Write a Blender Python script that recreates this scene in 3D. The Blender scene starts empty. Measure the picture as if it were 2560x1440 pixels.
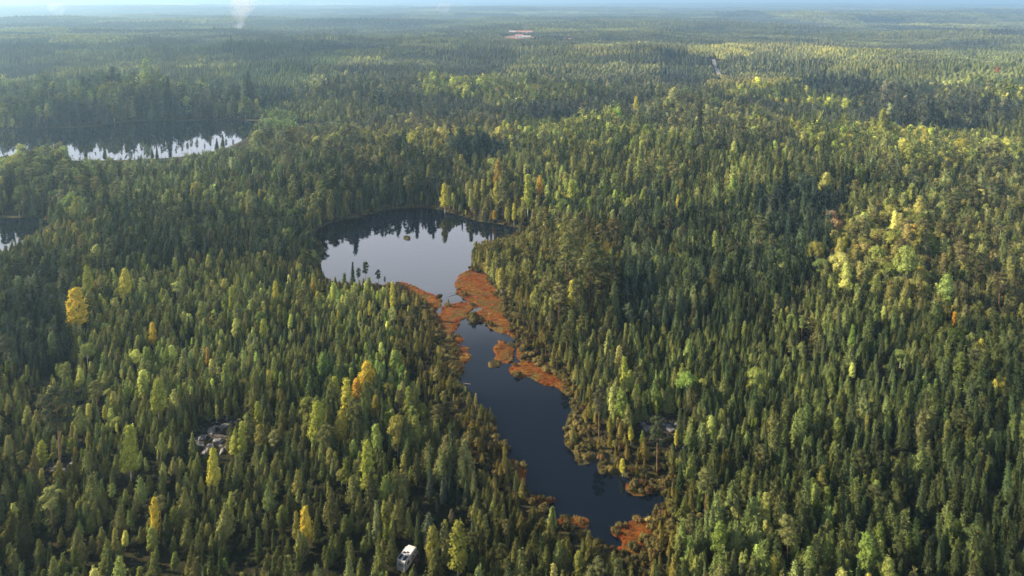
import bpy, math, random
import numpy as np
from mathutils import Vector
S = bpy.context.scene
R = math.radians

# ------------------------------------------------------------------ camera, sky, sun, exposure
CAM_H, PITCH, F = 137.0, R(4.0), 1800.0              # metres, radians, focal length in photo pixels
V0 = 1 + F*math.tan(PITCH)                           # the lens is shifted down: uprights stay nearly upright as in the photograph
cam_d = bpy.data.cameras.new('camera'); cam = bpy.data.objects.new('camera', cam_d)
S.collection.objects.link(cam); S.camera = cam
cam.location = (0, 0, CAM_H); cam.rotation_euler = (R(90) - PITCH, 0, 0)
cam_d.sensor_width = 36; cam_d.lens = 36*F/2560; cam_d.shift_y = -(720-V0)/2560; cam_d.clip_start = 1; cam_d.clip_end = 200000

SUN_EL, SUN_VEC = R(29), Vector((-0.985, 0.17, 0)).normalized()
sun_d = bpy.data.lights.new('sun', 'SUN'); sun = bpy.data.objects.new('sun', sun_d); S.collection.objects.link(sun)
to_sun = Vector((SUN_VEC.x*math.cos(SUN_EL), SUN_VEC.y*math.cos(SUN_EL), math.sin(SUN_EL)))
sun.rotation_euler = to_sun.to_track_quat('Z', 'Y').to_euler(); sun.location = (-300, 100, 300)
sun_d.energy = 5.0; sun_d.angle = R(0.5); sun_d.color = (1.0, 0.85, 0.62)

W = bpy.data.worlds.new('World'); S.world = W; W.use_nodes = True
nt = W.node_tree; nt.nodes.clear(); N = nt.nodes.new; L = nt.links.new
out = N('ShaderNodeOutputWorld'); bg = N('ShaderNodeBackground'); sky = N('ShaderNodeTexSky')
sky.sky_type = 'NISHITA'; sky.sun_disc = False; sky.sun_elevation = SUN_EL
sky.sun_rotation = math.atan2(SUN_VEC.x, SUN_VEC.y); sky.altitude = 200; sky.dust_density = 2.0; sky.ozone_density = 2.0
bg.inputs['Strength'].default_value = 0.05
# cloud bank low in the sky, thinning out upwards (this is what the lakes mirror)
tc = N('ShaderNodeTexCoord'); sep = N('ShaderNodeSeparateXYZ'); L(tc.outputs['Generated'], sep.inputs[0])
mp = N('ShaderNodeMapping'); mp.inputs['Scale'].default_value = (1.3, 1.3, 4.0); L(tc.outputs['Generated'], mp.inputs[0])
nz = N('ShaderNodeTexNoise'); nz.inputs['Scale'].default_value = 1.6; nz.inputs['Detail'].default_value = 5; nz.inputs['Roughness'].default_value = .45
L(mp.outputs[0], nz.inputs['Vector'])
ad = N('ShaderNodeMath'); ad.operation = 'MULTIPLY_ADD'; ad.inputs[1].default_value = .16; L(nz.outputs['Fac'], ad.inputs[0]); L(sep.outputs['Z'], ad.inputs[2])
cr = N('ShaderNodeValToRGB'); el = cr.color_ramp.elements
el[0].position = 0.05; el[0].color = (.40, .40, .40, 1); el[1].position = .78; el[1].color = (0, 0, 0, 1)
for p_, v_ in ((.22, .60), (.38, 1.0), (.46, .92), (.50, .58), (.545, .17), (.59, .02)):
    e_ = cr.color_ramp.elements.new(p_); e_.color = (v_, v_, v_, 1)
L(ad.outputs[0], cr.inputs[0])
mx = N('ShaderNodeMix'); mx.data_type = 'RGBA'; L(cr.outputs[0], mx.inputs['Factor']); L(sky.outputs[0], mx.inputs['A'])
mx.inputs['B'].default_value = (24.6, 25.6, 28.8, 1)
L(mx.outputs['Result'], bg.inputs['Color']); L(bg.outputs[0], out.inputs[0])

S.view_settings.view_transform = 'Standard'; S.view_settings.look = 'None'
S.view_settings.exposure = 0.95; S.view_settings.gamma = 1.0; S.view_settings.use_curve_mapping = False
cy = S.cycles
cy.max_bounces = 5; cy.diffuse_bounces = 2; cy.glossy_bounces = 2; cy.transmission_bounces = 3; cy.volume_bounces = 0
cy.transparent_max_bounces = 8; cy.use_denoising = True; cy.caustics_reflective = False; cy.caustics_refractive = False
try: cy.denoising_prefilter = 'NONE'
except Exception: pass
HAZE_DENSITY = 1.7e-4

rng = np.random.default_rng(7)
rnd = random.Random(3)

# ------------------------------------------------------------------ picture <-> ground
CP, SP = math.cos(PITCH), math.sin(PITCH)
def project(x, y, z):
    dz = np.asarray(z) - CAM_H
    dep = np.maximum(np.asarray(y)*CP - dz*SP, 1e-3)
    return 1280 + F*np.asarray(x)/dep, V0 - F*(np.asarray(y)*SP + dz*CP)/dep
def ground0(u, v, z=0.0):
    a = (np.asarray(u, float)-1280)/F; b = -(np.asarray(v, float)-V0)/F
    dy = b*SP + CP; dz = b*CP - SP
    t = (z - CAM_H)/dz
    return a*t, dy*t
def top_height(v, y, z0):
    b = -(v-V0)/F
    return CAM_H + (b*CP-SP)/(b*SP+CP)*y - z0

# ------------------------------------------------------------------ noise
def _hash(ix, iy, s):
    h = (ix.astype(np.int64)*374761393 + iy.astype(np.int64)*668265263 + s*1442695041) & 0xffffffff
    h = ((h ^ (h >> 13))*1274126177) & 0xffffffff
    return ((h ^ (h >> 16)) & 0xffff)/65535.0
def vnoise(x, y, s, seed):
    x = np.asarray(x, float)/s; y = np.asarray(y, float)/s
    ix = np.floor(x); iy = np.floor(y); fx = x-ix; fy = y-iy
    fx = fx*fx*fx*(fx*(fx*6-15)+10); fy = fy*fy*fy*(fy*(fy*6-15)+10)
    a = _hash(ix, iy, seed); b = _hash(ix+1, iy, seed); c = _hash(ix, iy+1, seed); d = _hash(ix+1, iy+1, seed)
    return (a*(1-fx)+b*fx)*(1-fy) + (c*(1-fx)+d*fx)*fy
def smooth(x, a, b):
    t = np.clip((x-a)/(b-a), 0, 1); return t*t*(3-2*t)
def sdf(px, py, poly):
    """signed distance, positive outside the polygon"""
    px = np.asarray(px, float); py = np.asarray(py, float)
    d = np.full(px.shape, 1e18); ins = np.zeros(px.shape, bool); n = len(poly)
    for i in range(n):
        ax, ay = poly[i]; bx, by = poly[(i+1) % n]
        ex, ey = bx-ax, by-ay; wx, wy = px-ax, py-ay
        t = np.clip((wx*ex+wy*ey)/(ex*ex+ey*ey+1e-12), 0, 1)
        d = np.minimum(d, (wx-ex*t)**2+(wy-ey*t)**2)
        if ay != by:
            c = ((ay <= py) != (by <= py)) & (px < ax+(py-ay)*ex/(by-ay))
            ins ^= c
    d = np.sqrt(d); return np.where(ins, -d, d)

# ------------------------------------------------------------------ shorelines, read off the photograph (photo pixels -> water plane)
UPPER = [(786,592),(792,577),(815,562),(860,550),(905,542),(940,532),(985,524),(1040,519),(1080,520),(1120,530),(1160,542),(1200,554),(1240,559),(1282,567),(1296,572),
         (1285,586),(1250,604),(1215,606),(1194,612),(1184,622),(1180,650),(1176,678),(1160,682),(1147,689),(1137,715),(1146,722),(1141,733),(1155,744),(1168,751),(1184,757),
         (1178,760),(1158,757),(1146,758),(1115,763),(1106,770),(1101,786),(1092,790),(1090,774),(1104,764),(1099,744),(1067,733),(1032,714),(998,705),(986,712),(960,716),
         (925,712),(880,716),(850,712),(822,704),(806,680),(800,650),(806,636),(800,612)]
POND = [(1172,783),(1181,771),(1197,768),(1211,768),(1206,774),(1196,779),(1182,786)]
LOWER = [(1165,793),(1174,801),(1174,811),(1190,811),(1200,804),(1212,807),(1225,818),(1245,830),(1262,834),(1275,836),(1285,849),(1294,866),(1292,892),(1305,907),
         (1284,911),(1273,926),(1281,937),(1300,945),(1318,941),(1330,944),(1347,955),(1363,964),(1392,966),(1412,984),(1432,1004),(1428,1026),(1417,1047),(1410,1077),
         (1416,1115),(1433,1132),(1445,1164),(1465,1162),(1487,1153),(1480,1124),(1484,1114),(1495,1147),(1492,1166),(1497,1184),(1544,1190),(1580,1196),(1600,1204),
         (1588,1212),(1566,1212),(1564,1222),(1580,1236),(1606,1240),(1630,1232),(1655,1232),(1662,1250),(1650,1268),(1628,1280),(1634,1310),(1614,1302),(1584,1296),
         (1573,1311),(1527,1320),(1530,1337),(1559,1350),(1560,1372),(1520,1368),(1480,1352),(1468,1330),(1471,1304),(1457,1289),(1427,1299),(1384,1299),(1367,1288),
         (1360,1262),(1386,1257),(1390,1251),(1340,1243),(1318,1232),(1308,1212),(1318,1172),(1270,1146),(1274,1116),(1240,1098),(1236,1055),(1208,1024),
         (1178,990),(1150,952),(1151,941),(1158,927),(1160,908),(1174,899),(1177,889),(1158,880),(1178,872),(1144,865),(1151,858),(1158,849),(1146,838),
         (1131,847),(1127,837),(1139,823),(1148,811),(1148,803)]
LEFTLAKE = [(-560,332),(-200,328),(0,325),(120,322),(191,320),(246,316),(301,307),(355,303),(465,303),(560,299),(637,302),(652,310),(632,326),(612,348),(570,368),(510,384),
            (430,394),(330,399),(200,402),(90,394),(0,392),(-200,396),(-560,400)]
LEFTCOVE = [(-300,552),(-60,548),(40,545),(100,543),(122,556),(112,580),(80,606),(40,626),(0,640),(-120,650),(-300,660)]
def to_ground(poly): return [tuple(float(q) for q in ground0(u, v)) for u, v in poly]
WATERS = [to_ground(p) for p in (UPPER, POND, LOWER, LEFTLAKE, LEFTCOVE)]
BOGS = [[(1130,717),(1142,684),(1175,676),(1215,690),(1238,725),(1258,775),(1278,822),(1285,845),(1245,836),(1212,812),(1190,795),(1165,782),(1178,760)],
        [(985,706),(1000,700),(1040,712),(1104,742),(1110,765),(1140,752),(1186,760),(1176,785),(1160,800),(1150,812),(1128,845),(1100,836),(1085,806),(1072,775),(1040,752)],
        [(1118,838),(1165,840),(1184,872),(1182,900),(1164,935),(1150,935),(1140,900)],
        [(1290,862),(1300,870),(1318,902),(1345,915),(1385,935),(1425,965),(1412,976),(1350,962),(1320,950),(1268,935),(1284,906),(1308,908),(1290,890)],
        [(1280,1152),(1328,1168),(1320,1218),(1292,1215)], [(1322,1232),(1395,1248),(1390,1262),(1340,1256)],
        [(1400,1296),(1462,1282),(1478,1306),(1440,1322),(1400,1316)],
        [(1518,1320),(1575,1300),(1625,1300),(1636,1332),(1590,1385),(1552,1372)], [(1558,1212),(1585,1225),(1618,1236),(1612,1250),(1570,1242)],
        [(915,704),(965,706),(966,722),(920,718)]]
BOGS = [to_ground(p) for p in BOGS]
# hummocky shore without trees: golden-brown heath and sedge
TUSS = [to_ground(p) for p in ([(1405,1035),(1445,1040),(1470,1090),(1500,1130),(1520,1165),(1560,1195),(1490,1190),(1480,1170),(1440,1172),(1405,1110)],
        [(1560,1300),(1640,1290),(1700,1330),(1680,1380),(1600,1400),(1560,1370)], [(1235,690),(1265,720),(1320,840),(1300,850),(1260,780),(1235,730)],
        [(1300,868),(1350,905),(1440,955),(1425,975),(1340,920)], [(1240,1045),(1262,1095),(1320,1165),(1310,1230),(1270,1200),(1230,1120)], [(1070,780),(1120,840),(1150,935),(1120,930),(1070,830)])]
ROCKAREAS = [((545,1090), 11, 8), ((1665,1072), 13, 8), ((150,1172), 5, 4), ((2425,700), 9, 7)]
ROADPX = [(1806,199),(1799,190),(1794,180),(1790,170),(1786,160),(1784,150)]

def water_d(x, y):
    d = np.full(np.shape(x), 1e9)
    for p in WATERS: d = np.minimum(d, sdf(x, y, p))
    return d
def bog_mask(x, y, polys=None):
    d = np.full(np.shape(x), 1e9)
    m = (np.abs(np.asarray(x)) < 200) & (np.asarray(y) < 560)
    if m.any():
        xs, ys = np.asarray(x)[m], np.asarray(y)[m]; dd = np.full(xs.shape, 1e9)
        for p in (polys or BOGS): dd = np.minimum(dd, sdf(xs, ys, p))
        d = d.copy(); d[m] = dd
    return d

FARLAKES = []      # (x, y, rx, ry) far lakes, top right of the picture
for u0, u1, v in ((2352,2450,9.4),(2290,2385,20.0),(2480,2570,10.5)):
    (xa, ya), (xb, _) = ground0(u0, v+3), ground0(u1, v+3)
    FARLAKES.append((float(xa+xb)/2, float(ya), float(xb-xa)/2, float(ya)*.05))
HX, HY = [float(q) for q in ground0(1300, 92, 34)]     # the farm clearing

def height(x, y, wd=None):
    x = np.asarray(x, float); y = np.asarray(y, float)
    if wd is None: wd = water_d(x, y)
    r = np.hypot(x, y)
    n1 = vnoise(x, y, 70, 1)-.5; n2 = vnoise(x, y, 190, 2)-.42; n3 = vnoise(x*.5+300, y, 430, 3)-.5; n4 = vnoise(x*.5, y, 1150, 4)-.35; n5 = vnoise(x, y, 5200, 5)-.3
    h = n1*6*(1-smooth(r, 700, 1500)) + n2*14*(1-smooth(r, 1500, 3500)) + n3*36*smooth(r, 500, 1300)*(1-smooth(r, 5000, 9000))
    h += n4*58*smooth(r, 900, 2600) + n5*60*smooth(r, 3500, 11000)
    # the hillside beyond the left lake and the low rise on the right
    h += 19*np.exp(-(((x+420)/450)**2 + ((y-1350)/290)**2)) + 12*np.exp(-(((x-240)/160)**2 + ((y-480)/180)**2)) + 9*np.exp(-(((x-95)/95)**2+((y-640)/95)**2))
    h = h*(1-.85*np.exp(-(((x+300)/230)**2+((y-570)/170)**2)))
    h = np.where(h < 0, h*.3, h) + 2.2*smooth(r, 200, 600)
    land = smooth(wd, 4, 110)*h
    prof = np.where(wd < 1.6, np.clip(wd*.22, -2.2, .35), .35 + np.minimum((wd-1.6)*.05, 2.2))
    z = prof + np.where(wd > 0, land, 0)
    for fx, fy, rx, ry in FARLAKES:
        q = np.sqrt(((x-fx)/(rx*1.25))**2 + ((y-fy)/(ry*1.6))**2); z = 2 + (z-2)*smooth(q, .9, 1.6)
    q = np.hypot((x-HX)/210, (y-HY)/260); z = z + (34-z)*(1-smooth(q, .6, 1.3))
    return z
def gpos(u, v):
    z = 0.0
    for _ in range(14):
        x, y = ground0(u, v, z); z = .5*z + .5*float(height(np.array([x]), np.array([y]))[0])
    return float(x), float(y), float(height(np.array([x]), np.array([y]))[0])

# ------------------------------------------------------------------ helpers
def link(o): S.collection.objects.link(o); return o
def mesh_np(name, V, Fc, mats, attrs=None, matidx=None, smooth_=False):
    me = bpy.data.meshes.new(name)
    V = np.asarray(V, np.float32); Fc = np.asarray(Fc, np.int32); k = Fc.shape[1]
    me.vertices.add(len(V)); me.vertices.foreach_set('co', V.ravel())
    me.loops.add(Fc.size); me.loops.foreach_set('vertex_index', Fc.ravel())
    me.polygons.add(len(Fc)); me.polygons.foreach_set('loop_start', np.arange(0, Fc.size, k, dtype=np.int32))
    try: me.polygons.foreach_set('loop_total', np.full(len(Fc), k, np.int32))
    except Exception: pass
    if matidx is not None: me.polygons.foreach_set('material_index', np.asarray(matidx, np.int32))
    me.polygons.foreach_set('use_smooth', np.full(len(Fc), smooth_))
    for nm, arr in (attrs or {}).items():
        a = me.attributes.new(nm, 'FLOAT', 'POINT'); a.data.foreach_set('value', np.asarray(arr, np.float32))
    for m in mats: me.materials.append(m)
    me.update(calc_edges=True); return me
def obj(name, me, parent=None, kind=None, label=None, cat=None, group=None):
    o = bpy.data.objects.new(name, me); link(o)
    if parent is not None: o.parent = parent
    for k, v in (('kind', kind), ('label', label), ('category', cat), ('group', group)):
        if v: o[k] = v
    return o
def empty(name, loc, label, cat, group=None, rz=0, sc=(1, 1, 1)):
    o = bpy.data.objects.new(name, None); link(o); o.location = loc; o.rotation_euler = (0, 0, rz); o.scale = sc
    o['label'] = label; o['category'] = cat
    if group: o['group'] = group
    return o
def mat(name): m = bpy.data.materials.new(name); m.use_nodes = True; m.node_tree.nodes.clear(); return m, m.node_tree.nodes.new, m.node_tree.links.new
def plain(name, col, rough=.8, var=.25, scale=3.0, metallic=0, bump=0.0):
    m, N, L = mat(name); o = N('ShaderNodeOutputMaterial'); b = N('ShaderNodeBsdfPrincipled'); L(b.outputs[0], o.inputs[0])
    t = N('ShaderNodeTexCoord'); n = N('ShaderNodeTexNoise'); n.inputs['Scale'].default_value = scale; n.inputs['Detail'].default_value = 5; L(t.outputs['Object'], n.inputs['Vector'])
    mr = N('ShaderNodeMapRange'); mr.inputs['From Min'].default_value = .3; mr.inputs['From Max'].default_value = .7
    mr.inputs['To Min'].default_value = 1-var; mr.inputs['To Max'].default_value = 1+var; L(n.outputs['Fac'], mr.inputs['Value'])
    v = N('ShaderNodeVectorMath'); v.operation = 'SCALE'; v.inputs[0].default_value = col; L(mr.outputs[0], v.inputs['Scale'])
    L(v.outputs[0], b.inputs['Base Color']); b.inputs['Roughness'].default_value = rough; b.inputs['Metallic'].default_value = metallic
    if bump:
        bm = N('ShaderNodeBump'); bm.inputs['Strength'].default_value = bump; bm.inputs['Distance'].default_value = .1; L(n.outputs['Fac'], bm.inputs['Height']); L(bm.outputs[0], b.inputs['Normal'])
    return m
def foliage_mat(name, rough=.6, trans=.25):
    """crown colour comes from the tree's own tint; 'shade' is leaf-to-leaf variation"""
    m, N, L = mat(name); o = N('ShaderNodeOutputMaterial')
    a = N('ShaderNodeAttribute'); a.attribute_type = 'INSTANCER'; a.attribute_name = 'tint'
    s = N('ShaderNodeAttribute'); s.attribute_type = 'GEOMETRY'; s.attribute_name = 'shade'
    hs = N('ShaderNodeHueSaturation'); L(a.outputs['Color'], hs.inputs['Color'])
    hm = N('ShaderNodeMapRange'); hm.inputs['To Min'].default_value = .488; hm.inputs['To Max'].default_value = .512; L(s.outputs['Fac'], hm.inputs['Value']); L(hm.outputs[0], hs.inputs['Hue'])
    vm = N('ShaderNodeMapRange'); vm.inputs['To Min'].default_value = 1.25; vm.inputs['To Max'].default_value = .78; L(s.outputs['Fac'], vm.inputs['Value']); L(vm.outputs[0], hs.inputs['Value'])
    d = N('ShaderNodeBsdfDiffuse'); t = N('ShaderNodeBsdfTranslucent'); mx = N('ShaderNodeMixShader'); mx.inputs[0].default_value = trans
    L(hs.outputs[0], d.inputs[0]); L(hs.outputs[0], t.inputs[0]); L(d.outputs[0], mx.inputs[1]); L(t.outputs[0], mx.inputs[2]); L(mx.outputs[0], o.inputs[0])
    return m
M = {}
M['leaf'] = foliage_mat('foliage')
M['bark_pine'] = plain('pine_bark', (.22, .115, .065), .9, .5, 2.0)
M['bark_dark'] = plain('spruce_bark', (.10, .075, .055), .9, .4, 2.0)
M['bark_birch'] = plain('birch_bark', (.58, .55, .50), .8, .45, 3.0)
M['rock'] = plain('granite', (.20, .195, .19), .9, .75, 1.6, bump=1.0)
M['wood_red'] = plain('red_brown_wood', (.22, .07, .04), .8, .3, 6)
M['white'] = plain('white_shell', (.80, .78, .77), .35, .05, 2)
M['greytrim'] = plain('grey_trim', (.35, .36, .38), .5, .1, 4)
M['darkglass'] = plain('dark_glass', (.012, .016, .022), .12, .2, 4)
M['rubber'] = plain('rubber', (.02, .02, .02), .8, .2, 8)
M['black'] = plain('black_plastic', (.025, .027, .03), .5, .2, 8)
M['deadwood'] = plain('bleached_wood', (.30, .27, .23), .9, .3, 5)

# ------------------------------------------------------------------ ground
def axis(a, b, step, grow, lo, hi):
    mid = list(np.arange(a, b+step*.5, step)); up = []; x = mid[-1]; s = step
    while x < hi: s *= grow; x += s; up.append(x)
    dn = []; x = mid[0]; s = step
    while x > lo: s *= grow; x -= s; dn.append(x)
    return np.array(dn[::-1]+mid+up)
XS = axis(-150, 115, 1.5, 1.033, -50000, 50000); YS = axis(160, 500, 1.5, 1.033, -2500, 60000)
GX, GY = np.meshgrid(XS, YS); gx, gy = GX.ravel(), GY.ravel()
WD = water_d(gx, gy); GZ = height(gx, gy, WD)
BD = bog_mask(gx, gy)
bogv = (1-smooth(BD, -1.0, 2.2))*(WD > -3)
GZ = np.where((bogv > 0) & (WD > 0), GZ*(1-bogv) + bogv*(np.minimum(WD*.3, .22) + .35*vnoise(gx, gy, 2.6, 31)**2 + .15*vnoise(gx, gy, 5, 32)), GZ)
bank = smooth(WD, .1, .8)*(1-smooth(WD, 2.5, 6))*(1-bogv)
bank = np.maximum(bank, smooth(WD, .1, .8)*(1-smooth(WD, 9, 13))*((gx < -80) & (gy > 765) & (gy < 1000)))
rockm = np.zeros(len(gx))
for (ru, rv), rx, ry in ROCKAREAS[:3]:
    rx_, ry_, _ = gpos(ru, rv); rockm = np.maximum(rockm, 1-smooth(np.hypot((gx-rx_)/(rx*.75), (gy-ry_)/(ry*1.3))+.7*(vnoise(gx, gy, 4, 45)-.5), .7, 1.05))
GZ = GZ + rockm*(.6*vnoise(gx, gy, 3.2, 46)-.2)
farf = smooth(np.hypot(gx, gy), 12000, 20000)
clear = 1-smooth(np.hypot((gx-HX)/62, (gy-HY+40)/120)+.5*(vnoise(gx, gy, 60, 44)-.5), .6, 1.1)
nx, ny = len(XS), len(YS)
i = np.arange(nx-1)[None, :] + nx*np.arange(ny-1)[:, None]; i = i.ravel()
m, N, L = mat('forest_floor'); o = N('ShaderNodeOutputMaterial'); b = N('ShaderNodeBsdfPrincipled'); L(b.outputs[0], o.inputs[0]); b.inputs['Roughness'].default_value = .95; b.inputs['Specular IOR Level'].default_value = .08
g = N('ShaderNodeNewGeometry')
def noise(sc, det=6, vec=None, rough=.6):
    n = N('ShaderNodeTexNoise'); n.inputs['Scale'].default_value = sc; n.inputs['Detail'].default_value = det; n.inputs['Roughness'].default_value = rough; L(vec or g.outputs['Position'], n.inputs['Vector']); return n
def ramp(src, stops):
    r = N('ShaderNodeValToRGB'); e = r.color_ramp.elements
    e[0].position, e[0].color = stops[0][0], (*stops[0][1], 1); e[1].position, e[1].color = stops[-1][0], (*stops[-1][1], 1)
    for p, c in stops[1:-1]: q = e.new(p); q.color = (*c, 1)
    L(src, r.inputs[0]); return r
def mixc(f, a, b_):
    x = N('ShaderNodeMix'); x.data_type = 'RGBA'
    if f is not None: L(f, x.inputs['Factor'])
    L(a, x.inputs['A']); L(b_, x.inputs['B']); return x.outputs['Result']
floor = ramp(noise(.35, 8).outputs['Fac'], [(.3, (.012, .016, .007)), (.5, (.028, .028, .012)), (.62, (.05, .04, .02)), (.75, (.045, .06, .02))])
stretch = N('ShaderNodeMapping'); stretch.inputs['Scale'].default_value = (.55, 1.6, 1); L(g.outputs['Position'], stretch.inputs[0])
bogc = ramp(noise(.55, 9, stretch.outputs[0], .68).outputs['Fac'], [(.30, (.022, .010, .005)), (.40, (.075, .024, .007)), (.48, (.150, .050, .009)), (.58, (.205, .078, .012)), (.66, (.21, .10, .02)), (.76, (.12, .09, .026))])
big = noise(.10, 5, None, .55); mossc = ramp(noise(1.1, 6).outputs['Fac'], [(.3, (.03, .022, .008)), (.55, (.12, .085, .022)), (.75, (.20, .15, .045))])
pick = ramp(big.outputs['Fac'], [(.50, (0, 0, 0)), (.60, (.85, .85, .85))])
bogm = mixc(pick.outputs[0], bogc.outputs[0], mossc.outputs[0])
farc = ramp(noise(.0012, 8).outputs['Fac'], [(.3, (.02, .03, .02)), (.5, (.035, .05, .028)), (.7, (.07, .08, .04))])
fieldc = ramp(noise(.02, 5).outputs['Fac'], [(.35, (.16, .12, .05)), (.6, (.30, .17, .10))])
def att(nm): a = N('ShaderNodeAttribute'); a.attribute_name = nm; return a.outputs['Fac']
bankc = ramp(noise(.3, 6).outputs['Fac'], [(.3, (.06, .055, .025)), (.7, (.13, .115, .055))])
c = mixc(att('bank'), floor.outputs[0], bankc.outputs[0]); c = mixc(att('bog'), c, bogm); rockc = ramp(noise(.8, 8).outputs['Fac'], [(.36, (.022, .020, .012)), (.50, (.05, .034, .02)), (.57, (.10, .095, .09)), (.72, (.19, .185, .18))]); c = mixc(att('rock'), c, rockc.outputs[0]); c = mixc(att('far'), c, farc.outputs[0]); c = mixc(att('field'), c, fieldc.outputs[0])
L(c, b.inputs['Base Color'])
bp = N('ShaderNodeBump'); bp.inputs['Strength'].default_value = .8; bp.inputs['Distance'].default_value = .25; L(noise(1.4, 8).outputs['Fac'], bp.inputs['Height']); L(bp.outputs[0], b.inputs['Normal'])
M['ground'] = m
me = mesh_np('ground', np.stack([gx, gy, GZ], 1), np.stack([i, i+1, i+nx+1, i+nx], 1), [m], {'bog': bogv, 'far': farf, 'field': clear, 'bank': bank, 'rock': rockm}, smooth_=True)
obj('ground', me, kind='structure')

# ------------------------------------------------------------------ water
m, N, L = mat('lake_water'); o = N('ShaderNodeOutputMaterial'); b = N('ShaderNodeBsdfPrincipled'); L(b.outputs[0], o.inputs[0])
b.inputs['Base Color'].default_value = (.003, .006, .012, 1); b.inputs['Roughness'].default_value = .015; b.inputs['IOR'].default_value = 1.40
g = N('ShaderNodeNewGeometry'); n = noise(.9, 3); n2 = noise(.05, 2)
bp = N('ShaderNodeBump'); bp.inputs['Strength'].default_value = .05; bp.inputs['Distance'].default_value = .06; L(n.outputs['Fac'], bp.inputs['Height'])
L(bp.outputs[0], b.inputs['Normal'])
M['water'] = m
def sheet(name, x0, y0, x1, y1, z):
    return obj(name, mesh_np(name, [(x0, y0, z), (x1, y0, z), (x1, y1, z), (x0, y1, z)], [(0, 1, 2, 3)], [M['water']]), kind='structure')
def bounds(p, q=6): a = np.array(p); return a[:, 0].min()-q, a[:, 1].min()-q, a[:, 0].max()+q, a[:, 1].max()+q
up_, lo_ = bounds(WATERS[0]), bounds(WATERS[2])
ysplit = lo_[3]-3
sheet('lake', up_[0], ysplit, up_[2]+14, up_[3], 0); sheet('pond', lo_[0], lo_[1], lo_[2], ysplit, 0)
for k in (3, 4): sheet('lake', *bounds(WATERS[k], 4), 0)
for fx, fy, rx, ry in FARLAKES:
    t = np.linspace(0, 2*math.pi, 40, endpoint=False); rr = 1+.18*np.sin(3*t+1)+.1*np.sin(7*t)
    V = [(fx+rx*math.cos(a)*q, fy+ry*math.sin(a)*q, 8) for a, q in zip(t, rr)]
    me = bpy.data.meshes.new('far_lake'); me.from_pydata(V, [], [tuple(range(40))]); me.materials.append(M['water']); obj('far_lake', me, kind='structure')

# ------------------------------------------------------------------ tree meshes
class TB:
    """collects triangles for one crown"""
    def __init__(s, seed): s.r = np.random.default_rng(seed); s.V = []; s.S = []
    def shoots(s, C, D, ln, wd, k, spread=.6, shade=None, NN=None):
        """k leaf blades at every centre C, pointing along D with some spread, their faces turned along NN"""
        C = np.repeat(np.asarray(C, float), k, 0); D = np.repeat(np.asarray(D, float), k, 0); n = len(C)
        D = D + s.r.normal(0, spread, (n, 3))
        NN = s.r.normal(0, 1, (n, 3)) if NN is None else np.repeat(np.asarray(NN, float), k, 0) + s.r.normal(0, .33, (n, 3))
        NN /= np.linalg.norm(NN, axis=1)[:, None]+1e-9
        D = D - NN*(D*NN).sum(1)[:, None]*.85; D /= np.linalg.norm(D, axis=1)[:, None]+1e-9
        Q = np.cross(D, NN); Q /= np.linalg.norm(Q, axis=1)[:, None]+1e-9
        l = ln*s.r.uniform(.6, 1.3, (n, 1)); w = wd*s.r.uniform(.6, 1.3, (n, 1))
        C = C + s.r.normal(0, ln*.28, (n, 3))
        s.V.append(np.stack([C-Q*w*.5, C+Q*w*.5, C+D*l], 1).reshape(-1, 3))
        sh = s.r.uniform(0, 1, n) if shade is None else np.clip(np.repeat(shade, k)+s.r.normal(0, .18, n), 0, 1)
        s.S.append(np.repeat(sh, 3))
    def hull(s, rings, tip=None, jit=.0):
        """closed inner body of the crown between the rings of points"""
        T = []
        for p, q in zip(rings[:-1], rings[1:]):
            n = len(p)
            for e in range(n):
                f = (e+1) % n; T += [p[e], p[f], q[f], p[e], q[f], q[e]]
        for e in range(len(rings[-1])): T += [rings[-1][e], rings[-1][(e+1) % len(rings[-1])], tip]
        T = np.array(T); s.V.append(T); s.S.append(np.repeat(s.r.uniform(.1, .9, len(T)//3), 3))
    def lump(s, c, rr, n=6):
        """closed irregular lump"""
        rings = []
        for el, q in ((-.9, .35), (-.35, .93), (.25, .95), (.72, .6)):
            a = np.arange(n)*2*math.pi/n+s.r.uniform(0, 1); k = q*s.r.uniform(.75, 1.2, n)
            rings.append(np.stack([c[0]+np.cos(a)*k*rr[0], c[1]+np.sin(a)*k*rr[1], c[2]+el*rr[2]+s.r.normal(0, .08, n)*rr[2]], 1))
        s.hull(rings, np.array([c[0], c[1], c[2]+rr[2]]))
    def data(s):
        V = np.concatenate(s.V); return V, np.arange(len(V)).reshape(-1, 3), np.concatenate(s.S)
def tube(path, rad, n=6):
    V, Fc = [], []
    for j, (p, r) in enumerate(zip(path, rad)):
        for q in range(n):
            a = 2*math.pi*q/n; V.append((p[0]+r*math.cos(a), p[1]+r*math.sin(a), p[2]))
    for j in range(len(path)-1):
        for q in range(n):
            a, b_, c, d = j*n+q, j*n+(q+1) % n, (j+1)*n+(q+1) % n, (j+1)*n+q
            Fc += [(a, b_, c), (a, c, d)]
    return np.array(V, float), np.array(Fc)
def merge(parts):
    V, Fc, k = [], [], 0
    for v, f in parts: V.append(v); Fc.append(np.asarray(f)+k); k += len(v)
    return np.concatenate(V), np.concatenate(Fc)
def limb(p, q, r):
    p, q = np.array(p, float), np.array(q, float); d = q-p; s = np.cross(d, (0, 0, 1.)); s /= np.linalg.norm(s)+1e-9; t = np.cross(d, s); t /= np.linalg.norm(t)+1e-9
    V = [p+s*r, p-s*.5*r+t*r, p-s*.5*r-t*r, q]
    return np.array(V), np.array([(0, 1, 3), (1, 2, 3), (2, 0, 3)])
U3 = lambda a, e: np.array([math.cos(a)*math.cos(e), math.sin(a)*math.cos(e), math.sin(e)])

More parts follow.
